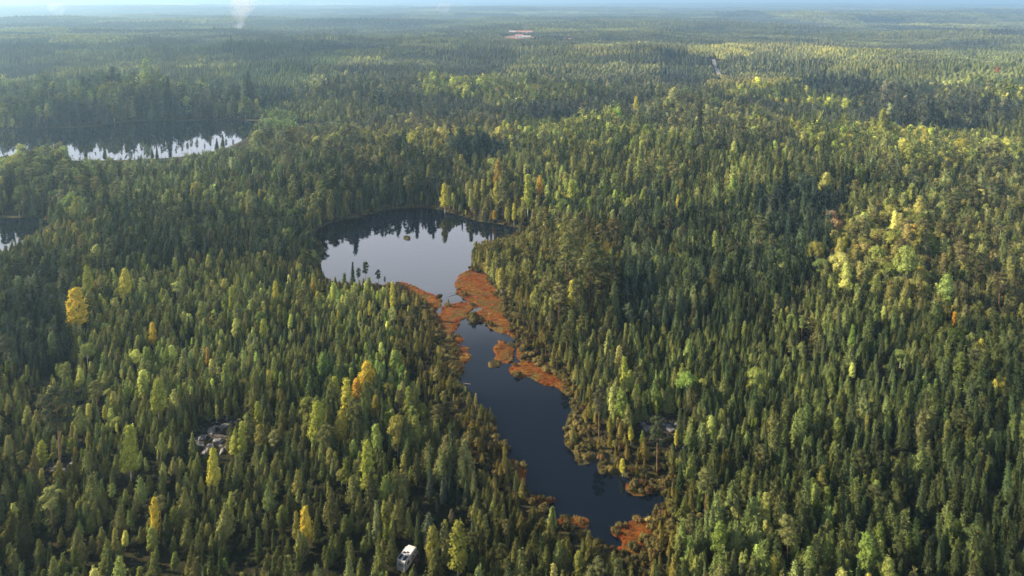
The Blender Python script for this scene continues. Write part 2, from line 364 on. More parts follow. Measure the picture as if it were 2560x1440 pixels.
def make_conifer(seed, Hh, rad, z0, prof, droop, n_whorl, per, k, ln, wd, up, trunk_r, lumpy=.18, limbs=True):
    """whorls of branches carrying needle shoots; prof(t) is the crown's outline, t from 0 at its foot to 1 at the tip"""
    T = TB(seed); r = T.r; tr = []
    lean = r.normal(0, .012, 2)*Hh
    ax = lambda z: np.array([lean[0]*(z/Hh)**2, lean[1]*(z/Hh)**2, z])
    zs = [0, Hh*.3, Hh*.6, Hh*.97]
    tr.append(tube([ax(z) for z in zs], [trunk_r*q for q in (1, .75, .45, .08)]))
    C, D, Sh, NO = [], [], [], []
    off = r.uniform(0, 6, 2)
    for w in range(n_whorl):
        t = (w+.3)/n_whorl; z = z0 + (Hh-z0)*t
        for q in range(per):
            a = 2*math.pi*(q/per) + w*1.9 + r.normal(0, .25)
            Rr = rad*prof(t)*(1+lumpy*math.sin(a*2+off[0]+t*3)+lumpy*.7*math.sin(a*3+off[1]-t*5))*r.uniform(.72, 1.12)
            m_ = max(1, int(round(Rr/(ln*.72))))
            sh = r.uniform(.15, .85)
            for j in range(m_):
                f = (j+.7)/m_
                c = ax(z) + np.array([math.cos(a)*Rr*f, math.sin(a)*Rr*f, -droop*Rr*f*f + up*Rr*f*.5 + r.normal(0, .08)])
                C.append(c); D.append([math.cos(a)*.75, math.sin(a)*.75, up+.15]); Sh.append(sh); NO.append([math.cos(a), math.sin(a), .5+.25*droop])
            if limbs and q % 2 == 0: tr.append(limb(ax(z), ax(z)+np.array([math.cos(a)*Rr*.8, math.sin(a)*Rr*.8, (-droop+up*.4)*Rr*.8]), trunk_r*.22))
    T.shoots(C, D, ln, wd, k, .55, np.array(Sh), NO)
    rings = []; nr = 7 if k > 3 else 5; ns = 9 if k > 3 else 6
    for w in range(nr):
        t = (w+.15)/nr; a = np.arange(ns)*2*math.pi/ns+r.uniform(0, 1); q = rad*prof(t)*.74*(1+lumpy*np.sin(a*2+off[0]+t*3)+lumpy*.7*np.sin(a*3+off[1]-t*5))*r.uniform(.7, 1.2, ns)
        z = z0+(Hh-z0)*t; c_ = ax(z); rings.append(np.stack([c_[0]+np.cos(a)*q, c_[1]+np.sin(a)*q, z-droop*q+up*q*.3+r.normal(0, .1, ns)], 1))
    T.hull(rings, ax(Hh*.97))
    T.shoots([ax(Hh*.985)]*3, [[0, 0, 1]]*3, ln*1.6, wd*.8, 3, .25)
    return T.data(), merge(tr)
def make_clumpy(seed, Hh, blobs, k, ln, trunk_r, zc0, trunk_top, nper, wd=None, forks=True):
    """crown of foliage clumps: blobs = (centre, radii)"""
    T = TB(seed); r = T.r; tr = [tube([(0, 0, 0), (r.normal(0, .1), r.normal(0, .1), Hh*.4), (r.normal(0, .15), 0, trunk_top)], [trunk_r, trunk_r*.7, trunk_r*.15])]
    for c, rr in blobs:
        c = np.array(c, float); rr = np.array(rr, float)
        n = max(6, int(nper*rr[0]*rr[2]))
        d = r.normal(0, 1, (n, 3)); d /= np.linalg.norm(d, axis=1)[:, None]
        q = r.uniform(.45, 1.05, (n, 1))**.6
        sh = r.uniform(.2, .8)
        out_ = c+d*rr*q-np.array([0, 0, c[2]*.9]); out_[:, 2] *= .5; out_ /= np.linalg.norm(out_, axis=1)[:, None]+1e-9
        T.shoots(c+d*rr*q, d+np.array([0, 0, .25]), ln, wd or ln*.75, k, .8, np.clip(sh+r.normal(0, .15, n), 0, 1), d*.8+out_*.5+np.array([0, 0, .25]))
        T.lump(c, rr*.74)
        if forks: tr.append(limb((0, 0, max(zc0*.8, c[2]-rr[2]*1.3)), c, trunk_r*.35))
    return T.data(), merge(tr)

KIT = bpy.data.collections.new('tree_kit')           # never linked: only feeds the copies
VAR = {}                                             # kind -> list of dict(crown, trunk, joined name, ref height, ref radius)
def register(kind, lod, Hh, Rr, crown, trunk, bark):
    (cv, cf, cs), (tv, tf) = crown, trunk
    lst = VAR.setdefault((kind, lod), [])
    nm = f'{kind}_{lod}_{len(lst)}'
    V = np.concatenate([cv, tv]); Fc = np.concatenate([cf, tf+len(cv)])
    me = mesh_np(nm, V, Fc, [M['leaf'], bark], {'shade': np.concatenate([cs, np.zeros(len(tv))])}, np.r_[np.zeros(len(cf)), np.ones(len(tf))])
    o = bpy.data.objects.new(nm, me); KIT.objects.link(o)
    d = dict(name=nm, H=Hh, R=Rr)
    if lod == 0:
        d['crown'] = mesh_np('crown', cv, cf, [M['leaf']], {'shade': cs}); d['trunk'] = mesh_np('trunk', tv, tf, [bark])
    lst.append(d)

pine_prof = lambda t: (1-t**1.15)**.92*min(1, .7+1.5*t)
cone_prof = lambda t: (1-t)**1.05
for lod, (kk, lnf, wf, whf) in enumerate(((6, 1., 1., 1.), (4, 1.35, 1.35, .75), (3, 2.1, 1.9, .45))):
    for v in range(6 if lod == 0 else 5):
        s = 100*lod+v
        w_ = [1.9, 2.2, 1.7, 2.05, 2.4, 1.8][v]
        register('pine', lod, 9.0, w_, *make_conifer(s+1, 9.0, w_, 1.3, pine_prof, .02, int(17*whf), 6 if lod < 2 else 5, kk, .50*lnf, .24*wf, .55, .11, limbs=lod < 2), M['bark_pine'])
        w_ = [2.1, 1.7, 2.3, 1.9, 1.6, 2.4][v]
        register('spruce', lod, 14.0, w_, *make_conifer(s+31, 14.0, w_, .9, cone_prof, .30, int(25*whf), 7 if lod < 2 else 5, kk, .58*lnf, .34*wf, -.12, .16, .12, limbs=lod < 2), M['bark_dark'])
        # birch: upright oval of small clumps
        r = random.Random(s+60); B = []
        bw = [1.5, 1.9, 1.3, 2.1, 1.7, 1.4][v]
        for q in range(22 if lod < 2 else 10):
            t = (q+.5)/(22 if lod < 2 else 10); z = 3.0+6.9*t; pr = bw*(math.sin(math.pi*min(1, .22+.78*t))**.7)*(1.05-.35*t); a = q*2.4
            f = pr*r.uniform(.2, .62); s_ = (.80+.2*r.random())*(1 if lod < 2 else 1.5)*(1.08-.3*t)*(bw/1.6)
            B.append(((math.cos(a)*f, math.sin(a)*f, z), (s_*.8, s_*.8, s_*.95)))
        register('birch', lod, 10.6, bw, *make_clumpy(s+61, 10.6, B, (4, 3, 2)[lod], (.30, .42, .75)[lod], .10, 3, 10.2, (44, 24, 12)[lod], forks=lod < 2), M['bark_birch'])
        # aspen / rounded broadleaf
        r = random.Random(s+90); B = []
        for q in range(20 if lod < 2 else 9):
            a = q*2.4; e = r.uniform(-.6, 1.4); rr = r.uniform(.9, 2.3)
            B.append(((math.cos(a)*rr*math.cos(e), math.sin(a)*rr*math.cos(e), 6.6+2.5*math.sin(e)), (1.15, 1.15, 1.05)))
        register('aspen', lod, 10.2, 3.2, *make_clumpy(s+91, 10.2, B, (4, 3, 2)[lod], (.32, .45, .8)[lod], .14, 3, 8.8, (40, 22, 10)[lod], forks=lod < 2), M['bark_birch'])
        # tall old pine: bare stem, flat clumps at the top
        r = random.Random(s+120); B = []
        for q in range(16 if lod < 2 else 8):
            t = (q+.5)/(16 if lod < 2 else 8); a = q*2.4+r.random(); z = 8.6+6.2*t; pr = 2.5*math.sqrt(max(.08, 1-(t*1.0)**2))*(.6+.5*min(1, 2*t)); f = pr*r.uniform(.25, .85)
            s_ = r.uniform(.8, 1.2)*(1 if lod < 2 else 1.35)
            B.append(((math.cos(a)*f, math.sin(a)*f, z), (s_, s_, s_*.55)))
        register('oldpine', lod, 15.4, 2.8, *make_clumpy(s+121, 15.4, B, (4, 3, 2)[lod], (.42, .55, .9)[lod], .17, 8, 15.0, (38, 22, 12)[lod], wd=(.16, .24, .45)[lod]), M['bark_pine'])
# low marsh shrub and grass tussock
for v in range(4):
    r = random.Random(v+300); B = [((r.uniform(-.5, .5), r.uniform(-.5, .5), .45+r.random()*.4), (.5, .5, .45)) for _ in range(6)]
    register('shrub', 0, 1.3, 1.0, *make_clumpy(v+300, 1.3, B, 4, .26, .03, .2, .9, 50, wd=.10), M['bark_dark'])
    T = TB(v+400); n = 60; a = T.r.uniform(0, 6.28, n); q = T.r.uniform(0, .5, n)
    T.shoots(np.stack([np.cos(a)*q, np.sin(a)*q, q*0], 1), np.stack([np.cos(a)*.5, np.sin(a)*.5, np.ones(n)], 1), .42, .07, 2, .3)
    register('tussock', 0, .45, .6, T.data(), tube([(0, 0, -.1), (0, 0, .1)], [.25, .1], 5), M['bark_dark'])

# blocks of far forest: every tree still has its own cone or oval
def far_block(name, size, n, Hm, Hs, blade, seed, broad):
    r = np.random.default_rng(seed); V, Sh = [], []
    gs = int(math.sqrt(n)); k = 0
    for ix in range(gs):
        for iy in range(gs):
            x = (ix+.5+r.uniform(-.45, .45))/gs*size-size/2; y = (iy+.5+r.uniform(-.45, .45))/gs*size-size/2
            Hh = max(4, r.normal(Hm, Hs)); isb = r.random() < broad; w = (size/gs)*(.62 if isb else .48); sh = r.uniform(.3, .9) if not isb else r.uniform(0, .35)
            ns = 6; prof = [(0.08, .75), (.38, 1.0), (.72, .62)] if not isb else [(.18, .62), (.5, 1.05), (.82, .72)]
            if blade < 8: prof = prof[:1]+prof[2:] if not isb else prof[1:]; ns = 5
            rings = []
            for (t, q) in prof:
                a = np.arange(ns)*2*math.pi/ns+r.uniform(0, 1); rr = w*q*r.uniform(.72, 1.25, ns)
                rings.append(np.stack([x+np.cos(a)*rr, y+np.sin(a)*rr, Hh*t+r.normal(0, .05*Hh, ns)], 1))
            tip = np.array([x+r.normal(0, .1), y+r.normal(0, .1), Hh]); tri = []
            for p_, q_ in zip(rings[:-1], rings[1:]):
                for e in range(ns):
                    f = (e+1) % ns; tri += [p_[e], p_[f], q_[f], p_[e], q_[f], q_[e]]
            for e in range(ns): tri += [rings[-1][e], rings[-1][(e+1) % ns], tip]
            V.append(np.array(tri)); Sh.append(np.repeat(np.clip(sh+r.normal(0, .16, len(tri)//3), 0, 1), 3))
    V = np.concatenate(V); Sh = np.concatenate(Sh)
    me = mesh_np(name, V, np.arange(len(V)).reshape(-1, 3), [M['leaf']], {'shade': Sh})
    o = bpy.data.objects.new(name, me); KIT.objects.link(o)
for v in range(5):
    far_block(f'blockb_{v}', 24, 30, 15, 2.5, 14, 500+v, (.05, .5, .2, .1, .9)[v])
    far_block(f'blockc_{v}', 110, 190, 16, 3.5, 7, 600+v, (.1, .5, .3, .15, .8)[v])
ORDER = {nm: k for k, nm in enumerate(sorted(o.name for o in KIT.objects))}

def scatter(name, P, idx, rot, scl, tint, label_kind='stuff'):
    """one object of kind stuff whose points carry copies out of the kit"""
    n = len(P); me = bpy.data.meshes.new(name); me.vertices.add(n); me.vertices.foreach_set('co', np.asarray(P, np.float32).ravel())
    a = me.attributes.new('kit', 'INT', 'POINT'); a.data.foreach_set('value', np.asarray(idx, np.int32))
    a = me.attributes.new('turn', 'FLOAT_VECTOR', 'POINT'); a.data.foreach_set('vector', np.asarray(rot, np.float32).ravel())
    a = me.attributes.new('size', 'FLOAT_VECTOR', 'POINT'); a.data.foreach_set('vector', np.asarray(scl, np.float32).ravel())
    a = me.attributes.new('tint', 'FLOAT_VECTOR', 'POINT'); a.data.foreach_set('vector', np.asarray(tint, np.float32).ravel())
    o = obj(name, me, kind='stuff')
    ng = bpy.data.node_groups.new(name+'_nodes', 'GeometryNodeTree')
    ng.interface.new_socket('Geometry', in_out='INPUT', socket_type='NodeSocketGeometry'); ng.interface.new_socket('Geometry', in_out='OUTPUT', socket_type='NodeSocketGeometry')
    N = ng.nodes.new; L = ng.links.new; gi = N('NodeGroupInput'); go = N('NodeGroupOutput')
    ip = N('GeometryNodeInstanceOnPoints'); ci = N('GeometryNodeCollectionInfo'); ci.inputs['Collection'].default_value = KIT
    ci.inputs['Separate Children'].default_value = True; ci.inputs['Reset Children'].default_value = True; ip.inputs['Pick Instance'].default_value = True
    def na(nm, t): q = N('GeometryNodeInputNamedAttribute'); q.data_type = t; q.inputs['Name'].default_value = nm; return q.outputs['Attribute']
    L(gi.outputs[0], ip.inputs['Points']); L(ci.outputs[0], ip.inputs['Instance']); L(na('kit', 'INT'), ip.inputs['Instance Index'])
    er = N('FunctionNodeEulerToRotation'); L(na('turn', 'FLOAT_VECTOR'), er.inputs[0]); L(er.outputs[0], ip.inputs['Rotation']); L(na('size', 'FLOAT_VECTOR'), ip.inputs['Scale'])
    L(ip.outputs[0], go.inputs[0])
    md = o.modifiers.new('scatter', 'NODES'); md.node_group = ng
    return o

# ------------------------------------------------------------------ the stands of the forest (outlines read off the photograph)
# polygon (photo px), chance of spruce, birch, aspen, old pine, mean height, share of sites kept, tint (r,g,b multiplier)
DEF = dict(sp=.22, bi=.10, asp=.01, op=.02, H=9., keep=.9, tr=1., tg=1., tb=1., gold=.0)
def box(a, b, c, d): return [(a, b), (c, b), (c, d), (a, d)]
STANDS = [
 ([(0,0),(2560,0),(2560,560),(1300,560),(700,520),(0,540)], dict(H=13., sp=.3, bi=.15, keep=.8)),
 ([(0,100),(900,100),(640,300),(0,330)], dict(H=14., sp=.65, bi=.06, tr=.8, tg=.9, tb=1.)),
 ([(0,130),(600,140),(560,200),(0,215)], dict(sp=.3, bi=.15, tr=1.1, tg=1.1)),
 ([(0,255),(640,230),(640,302),(0,328)], dict(H=19., sp=.8, bi=.07, tr=.75, tg=.8, tb=1.)),  # tall spruces on the slope facing us; its shade is put into the tint
 ([(540,262),(660,255),(650,305),(540,303)], dict(H=13., sp=.1, bi=.6, tr=.8)),
 ([(640,270),(740,270),(745,310),(640,320)], dict(H=16., sp=.0, bi=.2, asp=.7, keep=.8, tr=.8)),
 ([(740,283),(880,286),(880,300),(740,304)], dict(H=3., keep=.25)),
 ([(880,330),(960,290),(1280,280),(1300,330),(1200,400),(930,380)], dict(H=12., sp=.15, bi=.55, tr=1.15, tg=1.05, gold=.03)),
 ([(650,320),(930,330),(960,420),(640,420)], dict(H=12., sp=.15, bi=.3, tr=1.1, tg=1.05)),
 ([(0,372),(650,330),(660,420),(0,430)], dict(H=8., sp=.2, bi=.15, keep=.8, tg=1.05, tb=1.1)),
 ([(200,400),(650,370),(900,400),(900,520),(560,560),(250,480)], dict(H=10., sp=.25, bi=.15, tr=1., tg=1.08, tb=1.2)),
 ([(0,370),(190,375),(235,440),(240,540),(0,545)], dict(H=12., sp=.05, bi=.15, asp=.65, op=.1, tr=.85, tg=.9, gold=.02, keep=.6)),
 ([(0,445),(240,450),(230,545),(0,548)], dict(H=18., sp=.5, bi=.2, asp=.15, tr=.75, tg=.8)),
 ([(960,365),(1012,365),(1012,405),(960,405)], dict(H=16., sp=1, bi=0, tr=.62, tg=.7)),
 ([(1120,355),(1270,360),(1270,390),(1120,415)], dict(H=15., sp=.95, bi=0, tr=.5, tg=.6)),
 ([(1280,285),(1450,285),(1640,240),(1640,300),(1440,330),(1280,335)], dict(H=17., sp=.85, bi=.05, tr=.8, tg=.85)),  # dense spruces, tint darkened further for the shadow on them
 ([(1280,160),(1640,165),(1645,205),(1280,190)], dict(H=18., sp=.05, bi=.8, tr=1.12, tg=1.12, gold=.01)),
 ([(1640,168),(1800,170),(1800,200),(1650,203)], dict(H=17., sp=.9, bi=0, tr=.75, tg=.8)),
 ([(1440,115),(2110,118),(2110,140),(1440,140)], dict(H=16., sp=.2, bi=.55, tr=1.15, tg=1.1)),
 ([(1640,140),(1800,140),(1800,160),(1640,158)], dict(H=18., sp=.95, bi=0, tr=.72, tg=.78)),  # spruce front in shadow: the shade is painted in by the darker tint
 ([(1800,186),(2110,200),(2110,220),(1780,215)], dict(H=14., sp=.1, bi=.65, tr=1.25, tg=1.15)),
 ([(2100,180),(2340,190),(2340,235),(1880,225)], dict(H=12., sp=.8, bi=.05, tr=.85, tg=.88)),
 ([(1860,225),(2200,225),(2160,250),(1870,250)], dict(H=13., sp=.7, bi=.08, tr=.85, tg=.88)),
 ([(2130,265),(2340,270),(2330,300),(2120,295)], dict(H=13., sp=.7, bi=.08, tr=.85, tg=.88)),
 ([(2350,130),(2560,110),(2560,230),(2370,200)], dict(H=15., sp=.1, asp=.45, bi=.25, tr=.9, gold=.04)),
 ([(1280,330),(1640,250),(1900,250),(2560,330),(2560,540),(1900,540),(1320,540)], dict(H=13.5, sp=.38, bi=.16, tr=1.08, tg=1.1, tb=1.05, keep=.85)),
 ([(1640,250),(1900,250),(2000,330),(1700,350)], dict(H=13., sp=.2, bi=.4, tr=1.2, tg=1.15)),
 ([(2120,320),(2560,330),(2560,600),(2250,560)], dict(H=13.5, sp=.15, bi=.25, asp=.08, tr=.95, tg=.95)),
 ([(1120,470),(1560,430),(1560,520),(1300,560),(1120,530)], dict(H=14., sp=.25, bi=.5, asp=.05, tr=1.05, gold=.04, keep=.7)),
 ([(700,440),(1130,400),(1130,520),(960,520),(780,560)], dict(H=13., sp=.45, bi=.1, op=.2, tr=.75, tg=.78, tb=.8)),
 ([(250,500),(500,520),(780,560),(800,640),(500,650),(250,700)], dict(H=12., sp=.6, bi=.08, tr=.78, tg=.85, tb=1.)),
 ([(1180,590),(1320,565),(1560,590),(1560,800),(1400,820),(1230,720)], dict(H=11., sp=.12, bi=.04, op=.1, tr=1.02, tg=.92, tb=.75)),
 ([(1560,540),(2020,500),(2100,650),(1900,800),(1560,820)], dict(H=12.5, sp=.6, bi=.05, tr=.72, tg=.8, tb=.9)),
 ([(1880,490),(2110,500),(2090,640),(1900,620)], dict(H=15., sp=.95, bi=.02, tr=.5, tg=.6)),
 ([(1500,700),(1640,700),(1640,820),(1520,820)], dict(H=12.5, sp=.9, bi=.03, tr=.5, tg=.6)),
 ([(2080,560),(2310,560),(2320,740),(2100,740)], dict(H=14., sp=.15, bi=.3, asp=.3, tr=1.1, gold=.02)),
 ([(2320,560),(2560,560),(2560,820),(2330,800)], dict(H=12., sp=.15, bi=.3, tr=.95, tg=.9)),
 ([(1560,820),(2200,760),(2200,1440),(1700,1440),(1560,1100)], dict(H=9., sp=.25, bi=.05, tr=.88, tg=.96, tb=.88)),
 ([(2140,800),(2560,800),(2560,1440),(2100,1440)], dict(H=10., sp=.42, bi=.06, tr=.76, tg=.85, tb=.8)),
 ([(480,640),(740,640),(800,760),(500,770)], dict(H=9., sp=.15, bi=.42, tr=1.15, tg=1.1, gold=.01)),
 ([(0,700),(480,640),(1000,720),(1020,1000),(0,1000)], dict(H=7.2, sp=.16, bi=.25, tr=1.2, tg=1.24, tb=1.15, gold=.01)),
 ([(0,660),(180,640),(160,900),(0,900)], dict(H=10.5, sp=.6, bi=.06, tr=.7, tg=.8)),
 ([(0,980),(1020,980),(1180,1440),(0,1440)], dict(H=7.4, sp=.16, bi=.12, tr=1.05, tg=1.05, tb=.95, gold=.008)),
 ([(760,900),(1020,900),(1020,1140),(780,1140)], dict(H=9.5, sp=.2, bi=.3, tr=1., gold=.01)),
 ([(960,680),(1120,760),(1160,960),(1240,1080),(1280,1200),(1200,1200),(1020,960)], dict(H=6.0, sp=.05, bi=.06, op=.12, keep=.62, tr=1.0, tg=.88, tb=.7)),
 ([(1240,700),(1420,800),(1440,960),(1560,1040),(1700,1200),(1700,1440),(1540,1400),(1640,1260),(1500,1160),(1400,980),(1280,860)], dict(H=6.4, sp=.05, bi=.06, op=.15, keep=.62, tr=1.02, tg=.9, tb=.7)),
 ([(1330,700),(1400,640),(1540,740),(1520,900),(1400,880)], dict(H=13., sp=.2, bi=.03, op=.25, keep=.8, tr=.8, tg=.8, tb=.75)),
 ([(1160,1200),(1330,1200),(1480,1340),(1480,1440),(1160,1440)], dict(H=8.5, sp=.15, bi=.05, op=.05, tr=.85, tg=.82, tb=.75)),
 ([(1000,1180),(1180,1180),(1180,1320),(1030,1320)], dict(H=7., sp=.7, bi=.0, keep=.35, tr=.55, tg=.6)),  # shadowed gap: few trees, the shade put into their dark tint
]
def cells(x, y, sx, sy, seed):
    """nearest-seed compartments of managed forest: returns two random numbers per compartment"""
    ix = np.floor(x/sx); iy = np.floor(y/sy); best = np.full(x.shape, 1e18); h1 = np.zeros(x.shape); h2 = np.zeros(x.shape)
    for a in (-1, 0, 1):
        for b_ in (-1, 0, 1):
            cx_ = ix+a; cy_ = iy+b_; px = (cx_+.15+.7*_hash(cx_, cy_, seed)); py = (cy_+.15+.7*_hash(cx_, cy_, seed+1))
            d = (x/sx-px)**2+(y/sy-py)**2; m_ = d < best; best = np.where(m_, d, best)
            h1 = np.where(m_, _hash(cx_, cy_, seed+2), h1); h2 = np.where(m_, _hash(cx_, cy_, seed+3), h2)
    return h1, h2
def stand_values(x, y, z):
    out = {k: np.full(len(x), v, float) for k, v in DEF.items()}
    far = smooth(np.hypot(x, y), 330, 1000)
    u, v = project(x, y, z + 6 + 5*far)
    ju = (vnoise(x, y, 14, 71)-.5)*26; jv = (vnoise(x, y, 14, 72)-.5)*14*(1-.7*far)
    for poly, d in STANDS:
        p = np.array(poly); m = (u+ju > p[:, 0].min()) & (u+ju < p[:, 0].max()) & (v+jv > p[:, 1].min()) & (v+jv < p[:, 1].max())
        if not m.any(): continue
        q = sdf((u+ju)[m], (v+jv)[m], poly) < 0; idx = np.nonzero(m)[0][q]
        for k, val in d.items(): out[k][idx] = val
    r = np.hypot(x, y); wx = x+30*(vnoise(x, y, 60, 61)-.5); wy = y+30*(vnoise(x, y, 60, 62)-.5)
    a1, a2 = cells(wx, wy, 130, 170, 11); b1, b2 = cells(wx, wy, 330, 420, 21)
    q = smooth(r, 430, 800); q2 = smooth(r, 1400, 2600); h1 = a1*(1-q2)+b1*q2; h2 = a2*(1-q2)+b2*q2
    out['asp'] *= 1-.5*q; out['op'] *= 1-.5*q; out['H'] *= 1+q*(-.48+.80*h1); lum = 1+q*(-.42+.88*h2)
    out['tr'] *= lum; out['tg'] *= lum; out['bi'] *= 1+q*(-.6+1.6*h2)
    return out

# ------------------------------------------------------------------ sites
CAMPER_PX = ((1021.7, 1355), (1044, 1362), (1012.5, 1406), (991, 1398))
_z = 3.0
for _ in range(8):
    cp = [np.array([float(q) for q in ground0(u, v, _z+3.05)]) for u, v in CAMPER_PX]; _c = sum(cp)/4; _z = float(height(_c[:1], _c[1:])[0])
camper_c = sum(cp)/4
GAPS = [(camper_c[0], camper_c[1], 3.9), (camper_c[0]-2.2, camper_c[1]-4.6, 3.4), (camper_c[0]-.6, camper_c[1]-8.5, 2.6), (camper_c[0]+2.8, camper_c[1]-2.5, 2.8), (camper_c[0]-2.5, camper_c[1]+3.5, 3)]
for (ru, rv), rx, ry in ROCKAREAS:
    gx_, gy_, _ = gpos(ru, rv); GAPS += [] if ru > 2000 else [(gx_, gy_, min(rx, ry)*.8), (gx_-rx*.4, gy_-ry*.35, ry*.7), (gx_+rx*.4, gy_+.3*ry, ry*.7)]
ROAD = [gpos(u, v) for u, v in ROADPX]
def sites(x0, x1, y0, y1, step, keep_u=140):
    nx_ = int((x1-x0)/step); ny_ = int((y1-y0)/step)
    X, Y = np.meshgrid(np.arange(nx_), np.arange(ny_)); X = X.ravel().astype(float); Y = Y.ravel().astype(float)
    X += (np.floor(Y) % 2)*.5
    x = x0 + (X+rng.uniform(-.42, .42, X.shape))*step; y = y0 + (Y+rng.uniform(-.42, .42, Y.shape))*step
    u, v = project(x, y, 5)
    m = (u > -keep_u) & (u < 2560+keep_u) & (v < 1440+170)
    return x[m], y[m]
zones = []
xa, ya = sites(-380, 380, 140, 400, 2.4, 160); zones.append((xa, ya))
xa, ya = sites(-960, 960, 400, 1010, 3.0, 120); zones.append((xa, ya))
X = np.concatenate([z[0] for z in zones]); Y = np.concatenate([z[1] for z in zones])
wd = water_d(X, Y); bd = bog_mask(X, Y)
td = bog_mask(X, Y, TUSS)
m = (wd > 1.0) & (bd > .6) & ((td > 0) | (rng.random(len(X)) < .3)) & ~((X < -80) & (Y > 765) & (Y < 1000) & (wd < 8))
for gx_, gy_, gr in GAPS: m &= np.hypot(X-gx_, Y-gy_) > gr*(.85+.3*rng.random(len(X)))
X, Y, wd, bd = X[m], Y[m], wd[m], bd[m]
Z = height(X, Y, wd)
st = stand_values(X, Y, Z)
patch = vnoise(X, Y, 26, 81)*.6 + vnoise(X, Y, 9, 82)*.4
keepp = st['keep']*np.where(patch > .64, .5, 1.)
m = rng.random(len(X)) < keepp*np.where(st['H'] > 12, .82, 1)
X, Y, Z, wd, bd = X[m], Y[m], Z[m], wd[m], bd[m]; st = {k: v[m] for k, v in st.items()}; patch = patch[m]
n = len(X); r_ = rng.random(n)
cl = vnoise(X, Y, 16, 90)       # birches gather in groups
pb = st['bi']*np.where(cl > .6, 2.0, .65); pa = st['asp']; po = st['op']; ps = st['sp']*np.where(vnoise(X, Y, 40, 91) > .5, 1.4, .6)
kind = np.full(n, 0)            # 0 pine 1 spruce 2 birch 3 aspen 4 oldpine
kind[r_ < pb+pa+po+ps] = 1; kind[r_ < pb+pa+po] = 4; kind[r_ < pb+pa] = 3; kind[r_ < pb] = 2
KN = ['pine', 'spruce', 'birch', 'aspen', 'oldpine']
fac = np.array([1., 1.15, 1.08, 1.05, 1.45])[kind]
Ht = st['H']*fac*np.exp(rng.normal(0, .24, n))*(.78+.44*vnoise(X, Y, 30, 83))
Ht = np.maximum(Ht*(.55+.45*smooth(wd, 1, 9))*(.74+.08*smooth(Y, 230, 480)), 1.8)
near_w = 1-smooth(wd, 3, 16)    # by the water: browner, stunted

def tints(kind, st, near_w, n, gold_extra=0.0):
    base = np.array([(.180, .194, .066), (.098, .116, .048), (.295, .305, .085), (.26, .28, .08), (.145, .148, .056)])[kind]
    j = np.exp(rng.normal(-.05, .30, (n, 1)))*np.exp(rng.normal(0, .05, (n, 3)))*(.68+.62*vnoise(X, Y, 24, 99))[:, None]
    c = base*j
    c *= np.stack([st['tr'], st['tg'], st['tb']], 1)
    dec = (kind == 2) | (kind == 3)
    q = rng.random(n)
    c[dec & (q < .25)] *= (.62, .72, .6)                      # still green birches
    c[dec & (q > .965)] = (.42, .38, .07)
    g = (rng.random(n) < st['gold']+gold_extra) & (kind != 1)
    c[g] = np.array([(.36, .35, .08)])*j[g]
    br = (rng.random(n) < .06) & (kind == 0); c[br] = c[br]*(1.08, .97, .85)
    w_ = near_w[:, None]*(kind == 0)[:, None]
    c = c*(1-w_) + c*np.array([1.10, .93, .80])*w_
    return c
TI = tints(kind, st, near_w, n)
Uc, Vc = project(X, Y, Z+Ht*.5)
print('near trees', n)

